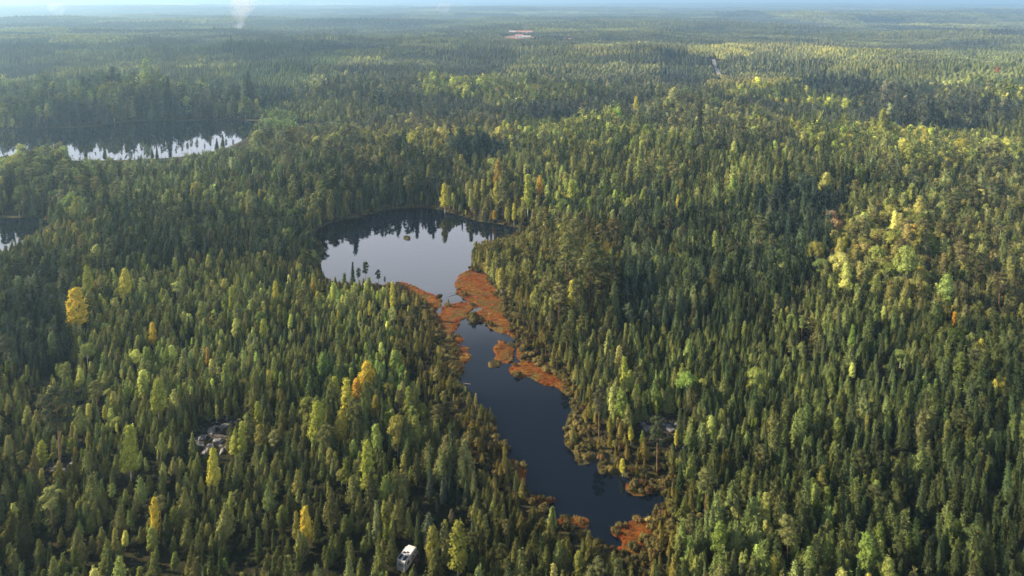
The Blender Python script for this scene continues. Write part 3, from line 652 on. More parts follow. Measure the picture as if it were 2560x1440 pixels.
# ------------------------------------------------------------------ trees that can be pointed out in the photograph
GOLD, YEL, LIME, OLIVE, ORAN, RED = (.62, .47, .06), (.50, .46, .07), (.33, .35, .06), (.27, .25, .06), (.62, .38, .05), (.42, .13, .05)
DPINE, PINE, SPRU = (.05, .065, .03), (.085, .105, .036), (.04, .06, .03)
HERO = [  # kind, u, v of tip, v of foot, width factor, colour, label
 ('birch',193,716,838,1.25,GOLD,'largest golden birch, broad and fully yellow, at the left of the forest'),
 ('birch',315,668,765,1.0,YEL,'pale yellow birch with a pointed crown behind the big golden birch'),
 ('birch',220,660,760,.8,LIME,'slender yellow-green birch just above the big golden birch'),
 ('birch',383,803,880,.9,GOLD,'small orange-yellow birch standing alone among young pines'),
 ('birch',520,866,930,.8,(.42,.27,.06),'small pale orange birch with thin crown left of the narrow pond'),
 ('birch',398,942,1060,.8,LIME,'tall lime green birch with two close tops'),
 ('birch',328,1058,1215,.75,LIME,'very tall narrow lime birch with yellowing lower branches'),
 ('birch',108,1098,1185,1.2,LIME,'round lime green birch left of the giant pine'),
 ('birch',535,1115,1245,.8,YEL,'yellow birch in front of the grey rock outcrop'),
 ('birch',388,1238,1360,.8,GOLD,'deep golden narrow birch near the bottom left'),
 ('birch',765,1262,1375,.8,GOLD,'golden birch with orange foot at the bottom, left of the motorhome'),
 ('birch',742,1275,1370,.7,OLIVE,'olive yellow birch touching the golden one left of the motorhome'),
 ('birch',645,1000,1080,.9,LIME,'slim lime birch on a bare stem right of the rock outcrop'),
 ('birch',607,1048,1160,.8,LIME,'tall lime birch at the right edge of the rock outcrop'),
 ('birch',590,1068,1160,.6,LIME,'thin lime birch beside the rock outcrop, lower than its neighbour'),
 ('birch',580,713,790,.9,LIME,'pale lime birch among the bright young trees left of the lake'),
 ('birch',868,942,1062,1.15,YEL,'yellow birch with a slim double crown in the golden group'),
 ('birch',893,942,1015,1.5,ORAN,'orange-topped aspen-like birch in the middle of the golden group'),
 ('birch',918,900,995,1.15,GOLD,'golden leaning birch, topmost of the golden group'),
 ('birch',838,938,1020,.9,LIME,'lime birch with white stem at the left of the golden group'),
 ('birch',795,1000,1130,1.2,LIME,'broad lime birch below the golden group'),
 ('birch',855,1022,1130,1.1,(.34,.30,.05),'yellow-lime birch below the golden group, right of the broad one'),
 ('aspen',995,1035,1150,.7,OLIVE,'round olive yellow broadleaf tree left of the dark pond'),
 ('birch',940,985,1060,.8,(.33,.27,.05),'yellow olive birch right of the golden group'),
 ('birch',920,1095,1260,.9,LIME,'tall lime birch on a long white stem above the motorhome'),
 ('birch',1145,1296,1460,1.15,(.24,.24,.045),'large yellow-green birch to the right of the motorhome'),
 ('birch',1082,1312,1420,.9,OLIVE,'olive birch between the motorhome and the large yellow-green birch'),
 ('birch',660,795,860,.9,LIME,'light lime birch in the young forest left of the narrows'),
 ('birch',1112,455,535,1.0,YEL,'yellow birch at the far shore of the upper lake'),
 ('birch',1245,393,490,.9,(.38,.27,.06),'tallest golden-topped tree behind the far shore of the upper lake'),
 ('birch',1222,430,500,1.0,LIME,'lime birch beside the tallest golden-topped tree'),
 ('birch',1320,430,550,1.0,LIME,'tall lime birch near the right end of the far shore'),
 ('birch',1350,435,510,.9,ORAN,'orange birch right of the far shore'),
 ('birch',1430,446,530,1.0,LIME,'lime birch in the forest right of the upper lake'),
 ('birch',1235,524,556,1.2,(.55,.36,.03),'small bright yellow tree on the far shore bank'),
 ('birch',1252,484,520,1.2,ORAN,'small orange tree above the bright yellow one on the far shore'),
 ('birch',1285,505,565,.8,YEL,'yellow birch standing at the right part of the far bank'),
 ('birch',1345,530,575,.9,YEL,'small yellow birch at the tip of the right inlet'),
 ('birch',1400,668,760,.8,LIME,'lime birch, left of a pair on the pine peninsula'),
 ('birch',1431,695,810,1.0,YEL,'yellow birch, right of a pair on the pine peninsula'),
 ('birch',1450,758,792,1.0,YEL,'small yellow birch at the foot of the yellow pair'),
 ('birch',1478,765,805,1.0,GOLD,'small golden birch right of the yellow pair'),
 ('aspen',2285,560,640,.8,ORAN,'orange-topped aspen, highest of the aspen group on the right'),
 ('aspen',2190,612,710,.75,(.32,.36,.09),'big pale yellow-green aspen at the left of the aspen group'),
 ('aspen',2262,612,740,.75,(.30,.35,.09),'biggest pale green aspen in the middle of the aspen group'),
 ('aspen',2225,575,660,.75,(.34,.36,.08),'yellow-green aspen at the back of the aspen group'),
 ('aspen',2320,590,670,.8,(.18,.24,.04),'fresh green aspen at the right of the aspen group'),
 ('birch',2108,588,660,1.0,YEL,'golden birch left of the aspen group'),
 ('birch',2182,586,640,.9,(.36,.36,.07),'gold-topped birch at the upper left of the aspen group'),
 ('aspen',2040,600,690,.7,OLIVE,'olive yellow round tree left of the aspen group'),
 ('birch',2130,808,890,.8,(.16,.25,.05),'vivid light green slender tree in dark forest on the right'),
 ('birch',2385,776,850,1.0,(.48,.27,.03),'orange-yellow birch in the dark forest at the right'),
 ('birch',2505,590,720,.6,(.16,.18,.06),'slim birch with a long white stem at the right'),
 ('birch',2372,612,690,.7,(.2,.2,.06),'small birch with bare white stem right of the aspen group'),
 ('birch',1560,888,1000,.9,LIME,'tall yellow-green birch above the right shore of the pond'),
 ('birch',1577,1062,1110,.9,YEL,'yellow young birch left of the right rock outcrop'),
 ('birch',1690,1072,1125,.9,YEL,'yellow young birch in front of the right rock outcrop'),
 ('birch',1640,1000,1045,.8,LIME,'small yellow-green birch on a pale stem above the right rocks'),
 ('birch',1556,1145,1190,1.0,YEL,'bright yellow bushy birch on the right shore'),
 ('birch',120,256,312,1.2,(.30,.30,.07),'pale yellow birch on the far shore of the left lake'),
 ('birch',255,248,292,.9,YEL,'small yellow birch on the far shore of the left lake'),
 ('birch',17,266,312,1.1,(.30,.27,.06),'yellowish birch at the left edge beyond the left lake'),
 ('birch',1590,238,300,1.0,YEL,'yellow birch rising above dark spruces beyond the peninsula'),
 ('birch',41,430,480,1.1,GOLD,'golden birch among grey-green broadleaf trees at the left edge'),
 ('birch',105,445,490,.9,(.40,.27,.06),'orange-tinged birch by the left cove'),
 ('birch',175,548,582,1.0,GOLD,'small golden birch right of the left cove'),
 ('birch',300,490,545,.9,YEL,'yellow birch above the dark spruces left of the upper lake'),
 ('birch',605,505,560,.9,(.32,.26,.06),'muted yellow birch left of the upper lake'),
 ('birch',2247,362,392,1.2,RED,'small red-orange tree in the green forest on the right'),
 ('birch',2492,165,205,1.3,RED,'rusty red broadleaf tree near the far right edge'),
 ('birch',690,700,765,.9,YEL,'yellow birch in the bright stand left of the upper lake'),
 ('birch',785,692,750,.9,(.36,.27,.05),'pale orange birch close to the left shore of the upper lake'),
 ('birch',982,700,790,.7,YEL,'slim yellow birch by the left orange bog'),
 ('birch',925,750,800,.8,YEL,'small yellow birch left of the narrows'),
 ('oldpine',150,962,1195,1.2,(.075,.085,.045),'giant pine with a long bare reddish trunk at lower left'),
 ('oldpine',1642,1035,1185,.95,(.07,.085,.04),'tall pine with a bright red trunk beside the right rocks'),
 ('oldpine',1497,960,1100,.95,(.09,.09,.045),'tall brownish pine on the right shore of the pond'),
 ('oldpine',914,652,722,.9,DPINE,'slim dark pine with open branches against the bright upper lake'),
 ('spruce',882,656,722,1.0,DPINE,'dark pointed spruce at the left of the trees against the upper lake'),
 ('oldpine',897,668,724,.9,DPINE,'low dark pine between two taller trees at the upper lake'),
 ('oldpine',946,673,724,1.1,DPINE,'flat-topped dark pine against the bright upper lake'),
 ('oldpine',962,690,722,.7,DPINE,'smallest dark pine at the right of the trees against the upper lake'),
 ('pine',1121,746,766,1.0,OLIVE,'tiny lone pine on the marsh islet in the narrows'),
 ('spruce',1747,262,400,.9,(.065,.075,.04),'tall column-like spruce standing above the light green forest'),
 ('spruce',1045,1284,1382,1.1,(.07,.09,.035),'pointed spruce right behind the motorhome'),
 ('pine',980,1335,1420,1.0,(.10,.105,.035),'bushy pine at the left side of the motorhome'),
 ('pine',1034,1412,1470,.9,(.10,.11,.035),'small pine in front of the motorhome'),
 ('pine',930,1180,1290,.9,(.085,.09,.035),'young pine on a slim stem above the motorhome'),
]
PLURAL = {'pine': 'pine_tree', 'oldpine': 'pine_tree', 'spruce': 'spruce_tree', 'birch': 'birch_tree', 'aspen': 'aspen_tree'}
CATEG = {'pine': 'pine', 'oldpine': 'pine', 'spruce': 'spruce', 'birch': 'birch', 'aspen': 'aspen'}
def plant(kind, x, y, z, h, wf, col, label, group=None, var=None, rz=None, lod=0):
    vs = VAR[(kind, 0)]; d = vs[(rnd.randrange(len(vs)) if var is None else var) % len(vs)]
    s = h/d['H']; root = empty(PLURAL[kind], (x, y, z-.05), label, CATEG[kind], group, rz if rz is not None else rnd.uniform(0, 6.28), (s*wf, s*wf, s))
    t = bpy.data.objects.new('trunk', d['trunk']); link(t); t.parent = root
    c = bpy.data.objects.new('crown', d['crown']); link(c); c.parent = root; c['tint'] = [float(q) for q in col]
    return root
kill = np.zeros(n, bool); nh = {k: 0 for k in ('pine', 'spruce', 'birch', 'aspen')}
for kd, u, vt, vb, wf, col, lab in HERO:
    x, y, z = gpos(u, vb); h = top_height(vt, y, z)
    tall = {'oldpine': 1.0, 'spruce': .9}.get(kd, 1.15)
    plant(kd, x, y, z, h, wf*tall, col, lab); nh[CATEG[kd]] += 1
    rr = h*.16*wf
    # clear its own footprint and what would stand right in front of it
    kill |= np.hypot(X-x, Y-y) < rr+.6
    uu, vv = project(X, Y, Z+Ht)
    kill |= (Y < y) & (np.abs(Uc-u) < rr*F/y*.7) & (vv < vb-(vb-vt)*.45) & (np.abs(Y-y) < 22)
# nothing may hide the motorhome
uu, vv = project(X, Y, Z+Ht*1.02)
kill |= (Y < camper_c[1]) & (Uc > 975) & (Uc < 1055) & (vv < 1415) & (Y > camper_c[1]-30)
# pines spread along the near shore of the left lake, water showing between the stems
vlim = 396-np.maximum(0, Uc-420)*.17
kill |= (Y > 520) & (Uc > 165) & (Uc < 625) & (vv < vlim+4*rng.normal(0, 1, n)) & (vv > 300) & (Y < 800)
kill |= (Y > 520) & (Uc > -60) & (Uc < 45) & (vv < 384) & (Y < 760)
kill |= (Y < 470) & (Uc > -60) & (Uc < 125) & (vv < 604-(Uc-20)*.4) & (vv > 560)
for q in range(27):
    u = 205+q*14.6+rnd.uniform(-5, 5); vb = 403-max(0, u-400)*.13+rnd.uniform(-1, 3); x, y, z = gpos(u, vb); z = max(z, .1); pp = rnd.random()
    kd_ = 'oldpine' if pp < .7 else 'pine'
    plant(kd_, x, y, z, top_height(vb-rnd.uniform(30, 48), y, z), rnd.uniform(.5, .8), rnd.choice([(.085, .10, .045), (.10, .115, .05), (.13, .13, .055)]),
          'pine in the row along the near shore of the left lake, water showing behind it', 'row of pines along the left lake'); nh['pine'] += 1
_, vb_ = project(X, Y, Z)
kill |= (Uc > 1180) & (Uc < 1315) & (vv < 602-(Uc-1190)*.17) & (vb_ > 588-(Uc-1190)*.05) & (Y < 470)
kill |= (Uc > 796) & (Uc < 1085) & (vv < 652+(Uc-800)*.28) & (vv > 560) & (Y < 430)
_, vb_ = project(X, Y, Z)
kill |= (Uc > 1495) & (Uc < 1650) & (vv < 1372) & (vb_ > 1345)
kill |= (Uc > 1385) & (Uc < 1500) & (vv < 1322) & (vb_ > 1322)
kill |= (Uc > 1300) & (Uc < 1400) & (vv < 1262) & (vb_ > 1262)
tx, ty = X-camper_c[0], Y-camper_c[1]; al = tx*SUN_VEC.x+ty*SUN_VEC.y; la = np.abs(tx*SUN_VEC.y-ty*SUN_VEC.x)
kill |= (al > 0) & (la < 4.2) & (Ht > 2.6+al*math.tan(SUN_EL))
for (ru, rv), rx, ry in ROCKAREAS[:2]:
    kill |= (np.abs(Uc-ru) < 42) & (vv < rv+38) & (vv > rv-80) & (Z*0+project(X, Y, Z)[1] > rv-15) & (project(X, Y, Z)[1] < rv+140) & (Uc-ru < 30)
keep = ~kill
X, Y, Z, Ht, kind, TI, wd, Uc, Vc = [a[keep] for a in (X, Y, Z, Ht, kind, TI, wd, Uc, Vc)]; n = len(X)
Rr_ = np.hypot(X, Y)

# the 300 of each kind that show largest are objects of their own
def where(u, v, x, y, w):
    if math.hypot(x-camper_c[0], y-camper_c[1]) < 16: return 'beside the motorhome'
    near = [(math.hypot(x-a[0], y-a[1]), nm) for a, nm in MARKS]; d, nm = min(near)
    if d < 9: return 'close to '+nm
    if w < 9: return ('on the left pond bank' if u < 1400 else 'on the right pond bank')+(' near the narrows' if v < 980 else ' at its lower end' if v > 1220 else '')
    row = 'at the bottom edge' if v > 1330 else 'just above the bottom' if v > 1200 else 'beside the lower pond' if v > 1000 else 'abreast the narrows'
    col = ('left edge' if u < 160 else 'lower left' if u < 420 else 'left of the golden group' if u < 700 else 'left of the motorhome' if u < 1000 else 'between motorhome and pond' if u < 1300 else
           'below the pond' if u < 1600 else 'right of the pond' if u < 1800 else 'lower right' if u < 2050 else 'right side' if u < 2300 else 'right edge')
    return f'{row}, {col}'
def look(c, h, kd, wf):
    s = 'low' if h < 5.5 else 'short' if h < 7 else 'medium-high' if h < 8.5 else 'tall' if h < 11 else 'very tall'
    if kd in (2, 3): q = 'golden' if c[0] > .3 and c[0] > 1.25*c[1] else 'yellow-green' if c[1] > .24 else 'olive' if c[1] > .17 else 'dull green'
    else: q = 'brownish' if c[0] > 1.0*c[1] else 'light green' if c[1] > .15 else 'mid green' if c[1] > .115 else 'deep green' if c[1] > .08 else 'very dark'
    return f"{s} {'slender ' if wf < 1.07 else 'broad ' if wf > 1.28 else ''}{q}"
MARKS = [(gpos(u, v), nm) for u, v, nm in ((540, 1100, 'the left rock outcrop'), (150, 1190, 'the giant pine'), (193, 835, 'the big golden birch'), (880, 1000, 'the golden birch group'), (1640, 1100, 'the red-trunked pine'), (1145, 1450, 'the large yellow-green birch'), (920, 1250, 'the tall lime birch'), (388, 1355, 'the deep golden birch'), (765, 1370, 'the gold and orange birch'), (328, 1210, 'the narrow lime birch'))]
ind = np.zeros(n, bool)
# each tree's place in the picture: only those in frame
inframe = (Uc > 0) & (Uc < 2560) & (Vc < 1440) & (Vc > 0)
names3 = {0: 'young pine', 1: 'spruce', 2: 'birch', 3: 'aspen', 4: 'bare-stemmed pine'}
for cat, kinds in (('pine', (0, 4)), ('spruce', (1,)), ('birch', (2,)), ('aspen', (3,))):
    q = np.nonzero(inframe & np.isin(kind, kinds))[0]
    q = q[np.argsort(-Ht[q]/Rr_[q])][:max(0, (300 if cat != 'aspen' else 60)-nh[cat])]
    for k in q:
        ind[k] = True; wh = where(Uc[k], Vc[k], X[k], Y[k], wd[k]) if Rr_[k] < 480 else 'in the forest beyond the upper lake'; wf_ = float(rnd.uniform(.95, 1.4))
        lab = f'{look(TI[k], Ht[k], kind[k], wf_)} {names3[kind[k]]} {wh}'
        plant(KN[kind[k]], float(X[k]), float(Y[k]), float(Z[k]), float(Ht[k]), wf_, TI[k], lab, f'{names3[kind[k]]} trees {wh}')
X, Y, Z, Ht, kind, TI, wd, Rr_ = [a[~ind] for a in (X, Y, Z, Ht, kind, TI, wd, Rr_)]; n = len(X)
lod = np.where(Rr_ < 310, 0, np.where(Rr_ < 580, 1, 2))
idx = np.zeros(n, int); sc = np.zeros((n, 3))
for kd in range(5):
    for ld in range(3):
        vs = VAR[(KN[kd], ld)]; mm = np.nonzero((kind == kd) & (lod == ld))[0]
        pick = rng.integers(0, len(vs), len(mm)); idx[mm] = np.array([ORDER[v['name']] for v in vs])[pick]
        s = Ht[mm]/vs[0]['H']; wf = rng.uniform(.9, 1.35, len(mm))*(1 if ld < 1 else (1.05 if ld == 1 else 1.15)); sc[mm] = np.stack([s*wf, s*wf, s], 1)
rot = np.stack([rng.normal(0, .03, n), rng.normal(0, .03, n), rng.uniform(0, 6.28, n)], 1)
P = np.stack([X, Y, Z-.1], 1)
for nm, ks in (('pine_forest', (0, 4)), ('spruce_forest', (1,)), ('birch_forest', (2, 3))):
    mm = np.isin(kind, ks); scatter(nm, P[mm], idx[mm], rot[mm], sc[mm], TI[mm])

# ------------------------------------------------------------------ forest further off, in blocks
def far_zone(r0, r1, size, pre, keep_v):
    x, y = sites(-r1*.86, r1*.86, r0*.75, r1, size, 60)
    r = np.hypot(x, y); mm = (y > r0) & (r < r1*1.25)
    x, y = x[mm], y[mm]
    w = water_d(x, y); mm = w > size*.6
    for fx, fy, rx, ry in FARLAKES: mm &= ((x-fx)/(rx*1.35))**2+((y-fy)/(ry*1.8))**2 > 1
    mm &= ((x-HX)/66)**2+((y-HY+60)/190)**2 > 1
    for q in range(len(ROAD)-1):
        a, b_ = ROAD[q], ROAD[q+1]; ex, ey = b_[0]-a[0], b_[1]-a[1]; t = np.clip(((x-a[0])*ex+(y-a[1])*ey)/(ex*ex+ey*ey), 0, 1)
        mm &= np.hypot(x-a[0]-ex*t, y-a[1]-ey*t) > 16
    u, v = project(x, y, height(x, y, w)+8); mm &= ~((u > 735) & (u < 885) & (v > 283) & (v < 302) & (y < 1300))
    x, y, w = x[mm], y[mm], w[mm]; z = height(x, y, w); k = len(x)
    s_ = stand_values(x, y, z)
    e = size*.5; zx = (height(x+e, y)-height(x-e, y))/size; zy = (height(x, y+e)-height(x, y-e))/size
    bro = s_['bi']+s_['asp']; t = vnoise(x*.4, y, 110 if size < 50 else 300, 95); t2 = vnoise(x, y, 60 if size < 50 else 300, 96)
    bro = bro*(.4+1.4*t2)
    vid = np.where(bro > .5, 4, np.where(bro > .32, 1, np.where(bro > .2, 2, np.where(rng.random(k) < .5, 0, 3))))
    con = np.array([.112, .122, .052]); bir = np.array([.18, .185, .07])
    f = np.clip(bro*1.1, 0, .85)[:, None]; c = (con*(1-f)+bir*f)*np.exp(rng.normal(0, .18, (k, 1)))*(.52+.95*t)[:, None]  # t paints alternating dark and sunlit ridge bands into the tint
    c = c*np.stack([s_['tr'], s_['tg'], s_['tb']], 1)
    rz = rng.integers(0, 4, k)*math.pi/2+rng.uniform(-.2, .2, k)
    # tilt with the slope after turning about z
    rx = zy*np.cos(rz)-zx*np.sin(rz); ry = -(zx*np.cos(rz)+zy*np.sin(rz))
    hs = (.5+.95*vnoise(x*.4, y, 120 if size < 50 else 330, 97))*np.clip(s_['H']/14, .55, 1.35)*rng.uniform(.9, 1.1, k)
    return np.stack([x, y, z-.5], 1), np.array([ORDER[f'{pre}_{q}'] for q in range(5)])[vid], np.stack([rx*0, ry*0, rz], 1), np.stack([np.ones(k)*1.06, np.ones(k)*1.06, hs], 1), c
fb = far_zone(1003, 2600, 21, 'blockb', 0); fc = far_zone(2600, 17000, 96, 'blockc', 0)
print('far blocks', len(fb[0]), len(fc[0]))
scatter('distant_forest', *[np.concatenate([a, b_]) for a, b_ in zip(fb, fc)])

# ------------------------------------------------------------------ undergrowth, marsh shrubs, tussocks
x, y = sites(-300, 300, 150, 500, 1.8, 40); w = water_d(x, y); bd = bog_mask(x, y); td = bog_mask(x, y, TUSS)
band = (w > .1) & (((w < 13) & (rng.random(len(x)) < .62-.035*w)) | (td < 0) | ((bd > -1.5) & (bd < 6) & (rng.random(len(x)) < .55)) | ((np.hypot(x, y) < 350) & (rng.random(len(x)) < .22)))
band &= ~((bd < -1.5))
for gx_, gy_, gr in GAPS: band &= np.hypot(x-gx_, y-gy_) > gr*.75
x, y, w, bd, td = x[band], y[band], w[band], bd[band], td[band]; k = len(x); z = height(x, y, w)
q = rng.random(k)[:, None]; c = np.where(q < .45, [[.105, .095, .035]], np.where(q < .85, [[.16, .125, .042]], [[.12, .075, .03]]))*np.exp(rng.normal(0, .2, (k, 1)))
inland = smooth(w, 10, 18)[:, None]; c = c*(1-inland) + np.array([[.06, .065, .022]])*inland*np.exp(rng.normal(0, .3, (k, 1)))
gt = (td < 0) & (rng.random(k) < .7); c[gt] = np.array([[.19, .155, .05]])*np.exp(rng.normal(0, .3, (k, 1)))[gt]
s = rng.uniform(.7, 1.7, k)
scatter('undergrowth', np.stack([x, y, z-.1], 1), [ORDER[f'shrub_0_{v}'] for v in rng.integers(0, 4, k)], np.stack([s*0, s*0, rng.uniform(0, 6.28, k)], 1), np.stack([s, s, s*rng.uniform(.8, 1.3, k)], 1), c)
x, y = sites(-140, 120, 160, 410, .9, 10); bd = bog_mask(x, y); mm = bd < 1.2; x, y = x[mm], y[mm]; w = water_d(x, y)
edge = np.exp(-(w/1.6)**2); mm = (w > .05) & (rng.random(len(x)) < .22+.6*edge+.3*(vnoise(x, y, 5, 41) > .62)); x, y, w = x[mm], y[mm], w[mm]; k = len(x)
q = vnoise(x, y, 4, 42)[:, None]; c = np.where(q > .6, [[.38, .24, .06]], [[.40, .13, .035]])*np.exp(rng.normal(0, .25, (k, 1))); s = rng.uniform(.6, 1.3, k)
scatter('marsh_grass', np.stack([x, y, .25+0*x], 1), [ORDER[f'tussock_0_{v}'] for v in rng.integers(0, 4, k)], np.stack([s*0, s*0, rng.uniform(0, 6.28, k)], 1), np.stack([s, s, s], 1), c)

# ------------------------------------------------------------------ islets
def islet(px, label, hmax=.55, grassy=.5, bogc_=1.0):
    P2 = to_ground(px); a = np.array(P2); x0, y0, x1, y1 = a[:, 0].min()-.8, a[:, 1].min()-.8, a[:, 0].max()+.8, a[:, 1].max()+.8
    st_ = max(.3, (x1-x0)/60); xs = np.arange(x0, x1, st_); ys = np.arange(y0, y1, st_); A, B = np.meshgrid(xs, ys); d = -sdf(A.ravel(), B.ravel(), P2)
    d += (vnoise(A.ravel(), B.ravel(), 1.1, 51)-.5)*.9
    z = np.clip(d*.5, -.5, .3) + np.where(d > 0, hmax*vnoise(A.ravel(), B.ravel(), 1.6, 52)**2, 0)
    nx_ = len(xs); i_ = (np.arange(nx_-1)[None, :]+nx_*np.arange(len(ys)-1)[:, None]).ravel()
    me = mesh_np('bog_island', np.stack([A.ravel(), B.ravel(), z], 1), np.stack([i_, i_+1, i_+nx_+1, i_+nx_], 1), [M['ground']], {'bog': np.full(len(z), bogc_), 'bank': np.ones(len(z)), 'far': np.zeros(len(z)), 'field': np.zeros(len(z))}, smooth_=True)
    root = obj('bog_island', me, label=label, cat='island')
    kk = int(len(z)*grassy*st_*st_*.9); q = rng.choice(np.nonzero(d > .1)[0], min(kk, int((d > .1).sum())), replace=False)
    T = TB(int(abs(x0)*7)); T.shoots(np.stack([A.ravel()[q], B.ravel()[q], z[q]], 1), [[0, 0, 1]]*len(q), .5, .09, 14, .45)
    V, Fc, Sh = T.data(); g_ = obj('grass', mesh_np('grass', V, Fc, [M['leaf']], {'shade': Sh}), root, kind='stuff'); g_['tint'] = [.26, .13, .03] if bogc_ > .5 else [.13, .12, .04]
    return root
islet([(1245,852),(1264,854),(1266,863),(1285,868),(1284,903),(1269,909),(1245,905),(1238,898),(1240,887),(1233,870),(1243,863)], 'large orange bog island in the pond south of the narrows')
islet([(1238,900),(1252,904),(1251,916),(1226,918),(1219,910),(1229,903)], 'small yellow-brown islet touching the lower left of the big orange bog island', 1.0, 1.4, .4)
islet([(1266,862),(1274,858),(1287,862),(1288,869),(1270,870)], 'small dark green grassy islet at the upper right of the big orange bog island', .9, 1.4, .0)
islet([(1009,594),(1014,590),(1024,592),(1026,599),(1016,600)], 'tiny grassy islet alone in the middle of the upper lake', .5, 1.5, .0)

# ------------------------------------------------------------------ rocks
def boulder(x, y, z, s, label, group, seed, flat=.6):
    import bmesh
    bm = bmesh.new(); bmesh.ops.create_icosphere(bm, subdivisions=3, radius=1)
    r = np.random.default_rng(seed); pl = r.normal(0, 1, (9, 3)); pl /= np.linalg.norm(pl, axis=1)[:, None]; lim = r.uniform(.38, .8, 9)
    for v in bm.verts:
        c = np.array(v.co)
        for p, l in zip(pl, lim):
            e = c@p-l
            if e > 0: c = c-p*e*.97
        c = c*(1+.06*math.sin(c[0]*7+seed)+.05*math.sin(c[1]*9)); v.co = Vector((c[0]*s, c[1]*s*.85, c[2]*s*flat))
    me = bpy.data.meshes.new('boulder'); bm.to_mesh(me); bm.free(); me.materials.append(M['rock'])
    o = obj('boulder', me, label=label, cat='boulder', group=group); o.location = (x, y, z); o.rotation_euler = (0, 0, seed*1.3); return o
for u, v, s, lab in ((565,1067,2.0,'pale rounded boulder at the top right of the left rock outcrop'), (520,1128,2.3,'largest light grey boulder at the foot of the left outcrop'),
    (528,1078,2.3,'dark grey slab in the middle of the left outcrop'), (492,1120,1.5,'flat pale stone at the left foot of the outcrop'), (572,1120,1.5,'jumbled grey stone right of the largest boulder'),
    (548,1105,1.7,'low mossy stone between the slab and the largest boulder'), (545,1052,1.3,'brownish stone at the top of the left outcrop'), (590,1112,1.1,'small stone under the lime birches'), (508,1096,1.6,'dark stone on the left slope of the outcrop'), (556,1130,1.2,'small light stone beside the yellow birch'),
    (1606,1062,1.6,'pale broken rock at the left of the right outcrop'), (1625,1040,1.1,'thin rock ledge at the top of the right outcrop'), (1618,1074,1.5,'light fractured rock below the ledge on the right'),
    (1675,1072,2.0,'largest pale rock right of the red-trunked pine'), (1690,1062,1.4,'yellowish rock on the upper right outcrop'), (1725,1090,1.4,'low grey rock at the right end of the outcrop'), (1738,1086,1.1,'small pale stone at the far right of the outcrop'), (1700,1098,.9,'small stone under the right yellow birch'),
    (143,1172,1.1,'grey stone at the foot of the giant pine'), (160,1178,.9,'small pale stone right of the giant pine'), (182,1160,.9,'little stone up the slope from the giant pine'),
    (2412,690,1.5,'pink-grey rock slab on the right hillside'), (2436,700,1.2,'small pale rock on the right hillside'), (2395,676,1.2,'weathered rock at the upper left of the right hillside rocks')):
    x, y, z = gpos(u, v); boulder(x, y, z+.25, s*1.1, lab, None, int(u) % 97)
for (ru, rv), k_, side in (((540, 1095), 34, 'left'), ((1668, 1072), 28, 'right')):
    for q in range(k_):
        u = ru+rnd.gauss(0, 30); v = rv+rnd.gauss(0, 20)+(u-ru)*(-.35 if side == 'left' else .35); x, y, z = gpos(u, v)
        boulder(x, y, z, rnd.uniform(.35, .85), f'small rough grey stone lying among the heather of the {side} rock outcrop', f'small stones of the {side} outcrop', q+7, rnd.uniform(.45, .9))
x, y, z = gpos(1162, 961)
def add_log(x, y, z, ln, rz, label):
    v, f = tube([(0, 0, 0), (0, 0, ln*.5), (.1, 0, ln)], [.16, .13, .05], 7); me = mesh_np('log', v, f, [M['deadwood']]); o = obj('log', me, label=label, cat='log')
    o.location = (x, y, z); o.rotation_euler = (R(88), 0, rz); return o
add_log(x, y, .12, 2.2, R(75), 'short bleached log lying in the water at the left shore of the pond')
x, y, z = gpos(1152, 729); add_log(x, y, .45, 7, R(-58), 'long pale driftwood log on the edge of the right orange bog')
x, y, z = gpos(1152, 700); add_log(x, y, .45, 4.5, R(-30), 'shorter pale driftwood log near the top of the right orange bog')

# ------------------------------------------------------------------ motorhome
def boxm(name, x0, x1, y0, y1, z0, z1, m_, parent, bev=.0, shape=None):
    import bmesh
    bm = bmesh.new(); bmesh.ops.create_cube(bm, size=1)
    for v in bm.verts: v.co = Vector(((x0+x1)/2+v.co.x*(x1-x0), (y0+y1)/2+v.co.y*(y1-y0), (z0+z1)/2+v.co.z*(z1-z0)))
    if shape: shape(bm)
    if bev: bmesh.ops.bevel(bm, geom=bm.edges[:], offset=bev, segments=2, affect='EDGES', profile=.5)
    me = bpy.data.meshes.new(name); bm.to_mesh(me); bm.free(); me.materials.append(M[m_] if isinstance(m_, str) else m_); return obj(name, me, parent)
far_m = (cp[0]+cp[1])/2; near_m = (cp[2]+cp[3])/2; axis_v = far_m-near_m; Lm = float(np.linalg.norm(axis_v)); Wm = 2.35
ang = math.atan2(axis_v[1], axis_v[0])-math.pi/2      # local +y runs to the far end (the cab)
zc = float(height(np.array([camper_c[0]]), np.array([camper_c[1]]))[0])
mh = empty('motorhome', (float(camper_c[0]), float(camper_c[1]), zc), 'white motorhome with two dark solar panels on its roof, parked among the trees', 'motorhome', None, ang)
h_, hw = Lm/2, Wm/2; ZT = 3.0
boxm('body', -hw, hw, -h_, h_-1.5, .45, ZT, 'white', mh, .07)
def cabshape(bm):
    for v in bm.verts:
        if v.co.y > h_-.4 and v.co.z > 2.2: v.co.z -= .35; v.co.y -= .25
boxm('overcab', -hw+.06, hw-.06, h_-1.6, h_, 1.95, ZT-.02, 'white', mh, .12, cabshape)
def bonnet(bm):
    for v in bm.verts:
        if v.co.y > h_ and v.co.z > 1: v.co.z = 1.25
cab = boxm('cab', -hw+.12, hw-.12, h_-1.55, h_+.75, .45, 1.93, 'white', mh, .1, bonnet)
boxm('windscreen', -hw+.3, hw-.3, h_+.02, h_+.3, 1.35, 1.75, 'darkglass', mh, .02)
boxm('roof', -hw+.03, hw-.03, -h_+.03, h_-1.45, ZT, ZT+.05, 'white', mh, .02)
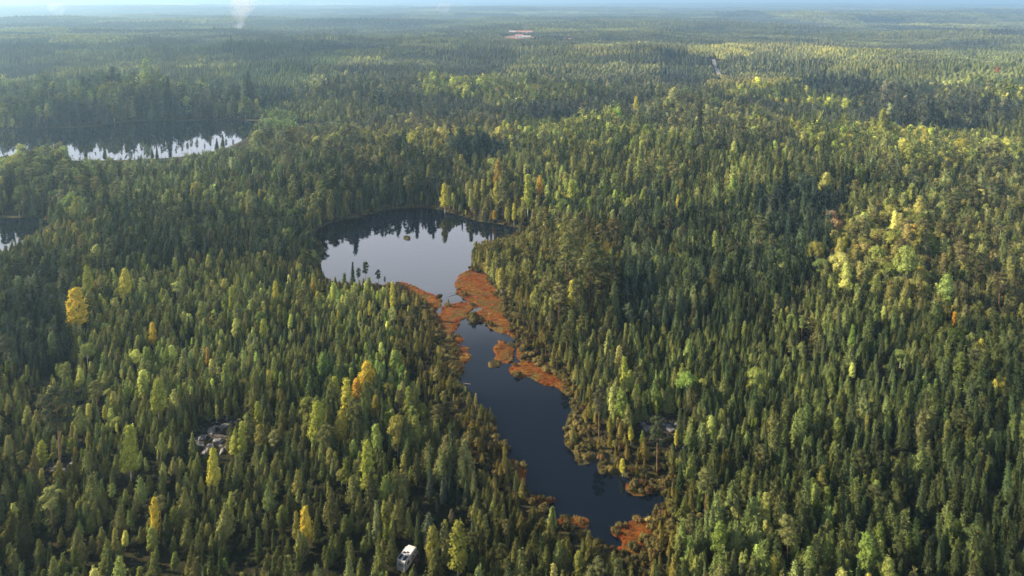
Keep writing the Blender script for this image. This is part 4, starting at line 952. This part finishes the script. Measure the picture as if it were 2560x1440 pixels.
for s in (-1, 1): boxm('roof_rail', s*(hw-.06)-.03, s*(hw-.06)+.03, -h_+.05, h_-1.6, ZT+.05, ZT+.10, 'white', mh)
boxm('roof_rail', -hw+.1, hw-.1, -h_+.05, -h_+.12, ZT+.05, ZT+.10, 'white', mh)
for s in (-1, 1): boxm('solar_panel', s*.62-.34, s*.62+.34, -h_+.35, -h_+1.85, ZT+.07, ZT+.11, 'darkglass', mh)
boxm('skylight', -.2, .22, -h_+1.0, -h_+1.4, ZT+.05, ZT+.15, 'greytrim', mh, .03)
for xx, yy, s in ((-.45, -h_+2.55, .30), (.28, -h_+2.85, .26), (.9, -h_+2.2, .15)): boxm('roof_vent', xx-s, xx+s, yy-s*.8, yy+s*.8, ZT+.05, ZT+.2, 'black', mh, .05)
for s in (-1, 1):
    boxm('window', s*hw-.02, s*hw+.02, -h_+.9, -h_+2.0, 1.6, 2.25, 'darkglass', mh, .01)
    boxm('window', s*hw-.02, s*hw+.02, .2, 1.0, 1.65, 2.2, 'darkglass', mh, .01)
    for yy in (-h_+1.6, h_-.3):
        me = bpy.data.meshes.new('wheel'); v, f = tube([(0, 0, -.12), (0, 0, -.11), (0, 0, .11), (0, 0, .12)], [.2, .36, .36, .2], 16); me.from_pydata([tuple(q) for q in v], [], [tuple(map(int, q)) for q in f]); me.materials.append(M['rubber'])
        w_ = obj('wheel', me, mh); w_.location = (s*(hw-.18), yy, .36); w_.rotation_euler = (0, R(90), 0)
        boxm('hub', -.1, .1, -.1, .1, -.125, .125, 'greytrim', w_, .03)
    boxm('tail_lamp', s*(hw-.12)-.07, s*(hw-.12)+.07, -h_-.03, -h_, .75, 1.15, plain('red_lamp', (.4, .02, .02), .3), mh)
boxm('corner_strip', hw-.06, hw+.015, -h_-.015, -h_+.10, .55, ZT-.1, 'black', mh)
dr = boxm('door', hw, hw+.03, h_-2.7, h_-2.05, .55, 2.35, 'greytrim', mh, .01); boxm('handle', hw+.03, hw+.06, h_-2.65, h_-2.55, 1.35, 1.5, 'black', dr)
boxm('rear_window', -.55, .55, -h_-.02, -h_+.01, 1.75, 2.3, 'greytrim', mh, .01)
boxm('bumper', -hw+.05, hw-.05, -h_-.12, -h_, .42, .62, 'greytrim', mh, .03)
# small reddish wooden frame to its right
x, y, z = gpos(1035, 1412)
fr = empty('wooden_frame', (x, y, z), 'small red-brown wooden frame standing at the right side of the motorhome', 'frame', None, ang)
for s in (-1, 1):
    for t in (0, 1): boxm('post', s*.8-.06, s*.8+.06, t*1.2-.06, t*1.2+.06, 0, 2.1, 'wood_red', fr)
for t in (0, 1): boxm('beam', -.95, .95, t*1.2-.05, t*1.2+.05, 2.1, 2.2, 'wood_red', fr)
for q in range(3): boxm('plank', -.8, .8, .0+q*.42, .3+q*.42, .75, .8, 'wood_red', fr)

# ------------------------------------------------------------------ forest road and the far farm
m, N, L = mat('road_surface'); o = N('ShaderNodeOutputMaterial'); b = N('ShaderNodeBsdfPrincipled'); L(b.outputs[0], o.inputs[0]); b.inputs['Roughness'].default_value = .9
g = N('ShaderNodeNewGeometry'); rr_ = ramp(noise(.2, 6).outputs['Fac'], [(.3, (.22, .20, .20)), (.7, (.34, .31, .30))]); L(rr_.outputs[0], b.inputs['Base Color']); M['road'] = m
V = []; Fc = []
for k in range(len(ROAD)):
    a = ROAD[max(0, k-1)]; b_ = ROAD[min(len(ROAD)-1, k+1)]; d = np.array([b_[0]-a[0], b_[1]-a[1]]); d /= np.linalg.norm(d); nrm = np.array([-d[1], d[0]])*3.4
    x, y, z = ROAD[k]; V += [(x+nrm[0], y+nrm[1], z+1.2), (x-nrm[0], y-nrm[1], z+1.2)]
    if k: Fc.append((2*k-2, 2*k-1, 2*k+1, 2*k))
obj('road', mesh_np('road', V, Fc, [M['road']]), kind='structure')
M['roof_red'] = plain('red_roof', (.50, .24, .19), .8, .15, .2); M['roof_pale'] = plain('pale_roof', (.62, .56, .55), .7, .1, .2)
M['wall_cream'] = plain('cream_wall', (.62, .52, .46), .8, .1, .2); M['wall_white'] = plain('white_wall', (.8, .76, .75), .8, .1, .2); M['wall_rust'] = plain('rust_wall', (.40, .15, .10), .8, .1, .2)
def house(u, v, w, d, hgt, roof, wall, label, rz=0.0):
    x, y = [float(q) for q in ground0(u, v+3, 34)]; z = float(height(np.array([x]), np.array([y]))[0])
    e = empty('farm_building', (x, y, z), label, 'building', None, rz)
    boxm('wall', -w/2, w/2, -d/2, d/2, 0, hgt, wall, e)
    me = bpy.data.meshes.new('roof'); q = 1.0; rh = d*.28
    V = [(-w/2-q, -d/2-q, hgt), (w/2+q, -d/2-q, hgt), (w/2+q, 0, hgt+rh), (-w/2-q, 0, hgt+rh), (-w/2-q, d/2+q, hgt), (w/2+q, d/2+q, hgt)]
    me.from_pydata(V, [], [(0, 1, 2, 3), (3, 2, 5, 4), (0, 3, 4), (1, 5, 2), (0, 4, 5, 1)]); me.materials.append(M[roof]); obj('roof', me, e)
    nw = max(2, int(w/9))
    for k in range(nw):
        xx = -w/2+(k+.5)*w/nw; boxm('window', xx-1.1, xx+1.1, -d/2-.06, -d/2+.02, hgt*.4, hgt*.75, 'darkglass', e)
house(1284, 83, 26, 16, 7, 'roof_pale', 'wall_cream', 'pale-roofed house at the left end of the far farm')
house(1310, 83, 52, 17, 7, 'roof_red', 'wall_cream', 'long red-roofed building at the back of the far farm')
house(1298, 91, 20, 12, 6, 'roof_red', 'wall_white', 'small cream house in front of the long red-roofed building')
house(1316, 92, 22, 9, 4, 'roof_pale', 'wall_cream', 'low pale shed right of the small cream house')
house(1348, 78, 14, 12, 6, 'roof_pale', 'wall_white', 'white house behind trees right of the far farm')
house(1420, 97, 20, 11, 5, 'roof_red', 'wall_rust', 'low brown house right of the far farm')
house(1438, 101, 22, 12, 4, 'roof_pale', 'wall_white', 'pale grey-roofed house furthest right of the far farm')

# ------------------------------------------------------------------ haze and mist
m, N, L = mat('haze'); o = N('ShaderNodeOutputMaterial'); p = N('ShaderNodeVolumePrincipled'); L(p.outputs[0], o.inputs['Volume'])
p.inputs['Color'].default_value = (.50, .78, 1.0, 1); p.inputs['Density'].default_value = HAZE_DENSITY; p.inputs['Anisotropy'].default_value = .6
me = bpy.data.meshes.new('haze'); a = 66000; zt = 170; zb = -8
V = [(-a, -6000, zb), (a, -6000, zb), (a, 72000, zb), (-a, 72000, zb), (-a, -6000, zt), (a, -6000, zt), (a, 72000, zt), (-a, 72000, zt)]
me.from_pydata(V, [], [(0, 3, 2, 1), (4, 5, 6, 7), (0, 1, 5, 4), (1, 2, 6, 5), (2, 3, 7, 6), (3, 0, 4, 7)]); me.materials.append(m); obj('haze', me, kind='stuff')
def mist(name, u, v, w, dpt, hgt, lean, dens, seed, nscale, z0=12):
    x, y = [float(q) for q in ground0(u, v, 14)]; T = []; n = 20; rings = []
    for k in range(13):
        t = (k+.5)/13; q = (.30+.9*t)*(1+.2*math.sin(t*9+seed)) if hgt > w*.5 else math.sin(math.pi*t)**.6
        rings.append([(math.cos(a)*w*.5*q*(1+.15*math.sin(3*a+seed+4*t))+lean*t*hgt, math.sin(a)*dpt*.5*q, t*hgt) for a in [2*math.pi*j/n for j in range(n)]])
    V = [p_ for r_ in rings for p_ in r_]; Fc = [(a*n+j, a*n+(j+1) % n, (a+1)*n+(j+1) % n, (a+1)*n+j) for a in range(12) for j in range(n)]+[tuple(range(n))[::-1], tuple(range(12*n, 13*n))]
    m, N, L = mat(name+'_volume'); o = N('ShaderNodeOutputMaterial'); p = N('ShaderNodeVolumePrincipled'); L(p.outputs[0], o.inputs['Volume'])
    p.inputs['Color'].default_value = (.96, .95, .97, 1); p.inputs['Anisotropy'].default_value = .3
    t = N('ShaderNodeTexCoord'); nz = N('ShaderNodeTexNoise'); nz.inputs['Scale'].default_value = nscale; nz.inputs['Detail'].default_value = 3; L(t.outputs['Object'], nz.inputs['Vector'])
    mr = N('ShaderNodeMapRange'); mr.inputs['From Min'].default_value = .38; mr.inputs['From Max'].default_value = .72; mr.inputs['To Max'].default_value = dens; L(nz.outputs['Fac'], mr.inputs['Value']); L(mr.outputs[0], p.inputs['Density'])
    me = bpy.data.meshes.new(name); me.from_pydata(V, [], Fc); me.materials.append(m); o = obj(name, me, kind='stuff'); o.location = (x, y, z0); return o
mist('mist', 588, 90, 75, 70, 135, .32, .022, 1, .028)
mist('mist', 150, 48, 110, 110, 110, -.2, .012, 2, .02)
mist('mist', 1108, 42, 120, 110, 110, .1, .010, 3, .02)
mist('mist', 480, 22, 9000, 1800, 95, 0, .0016, 4, .0015, 20)
print('script done')
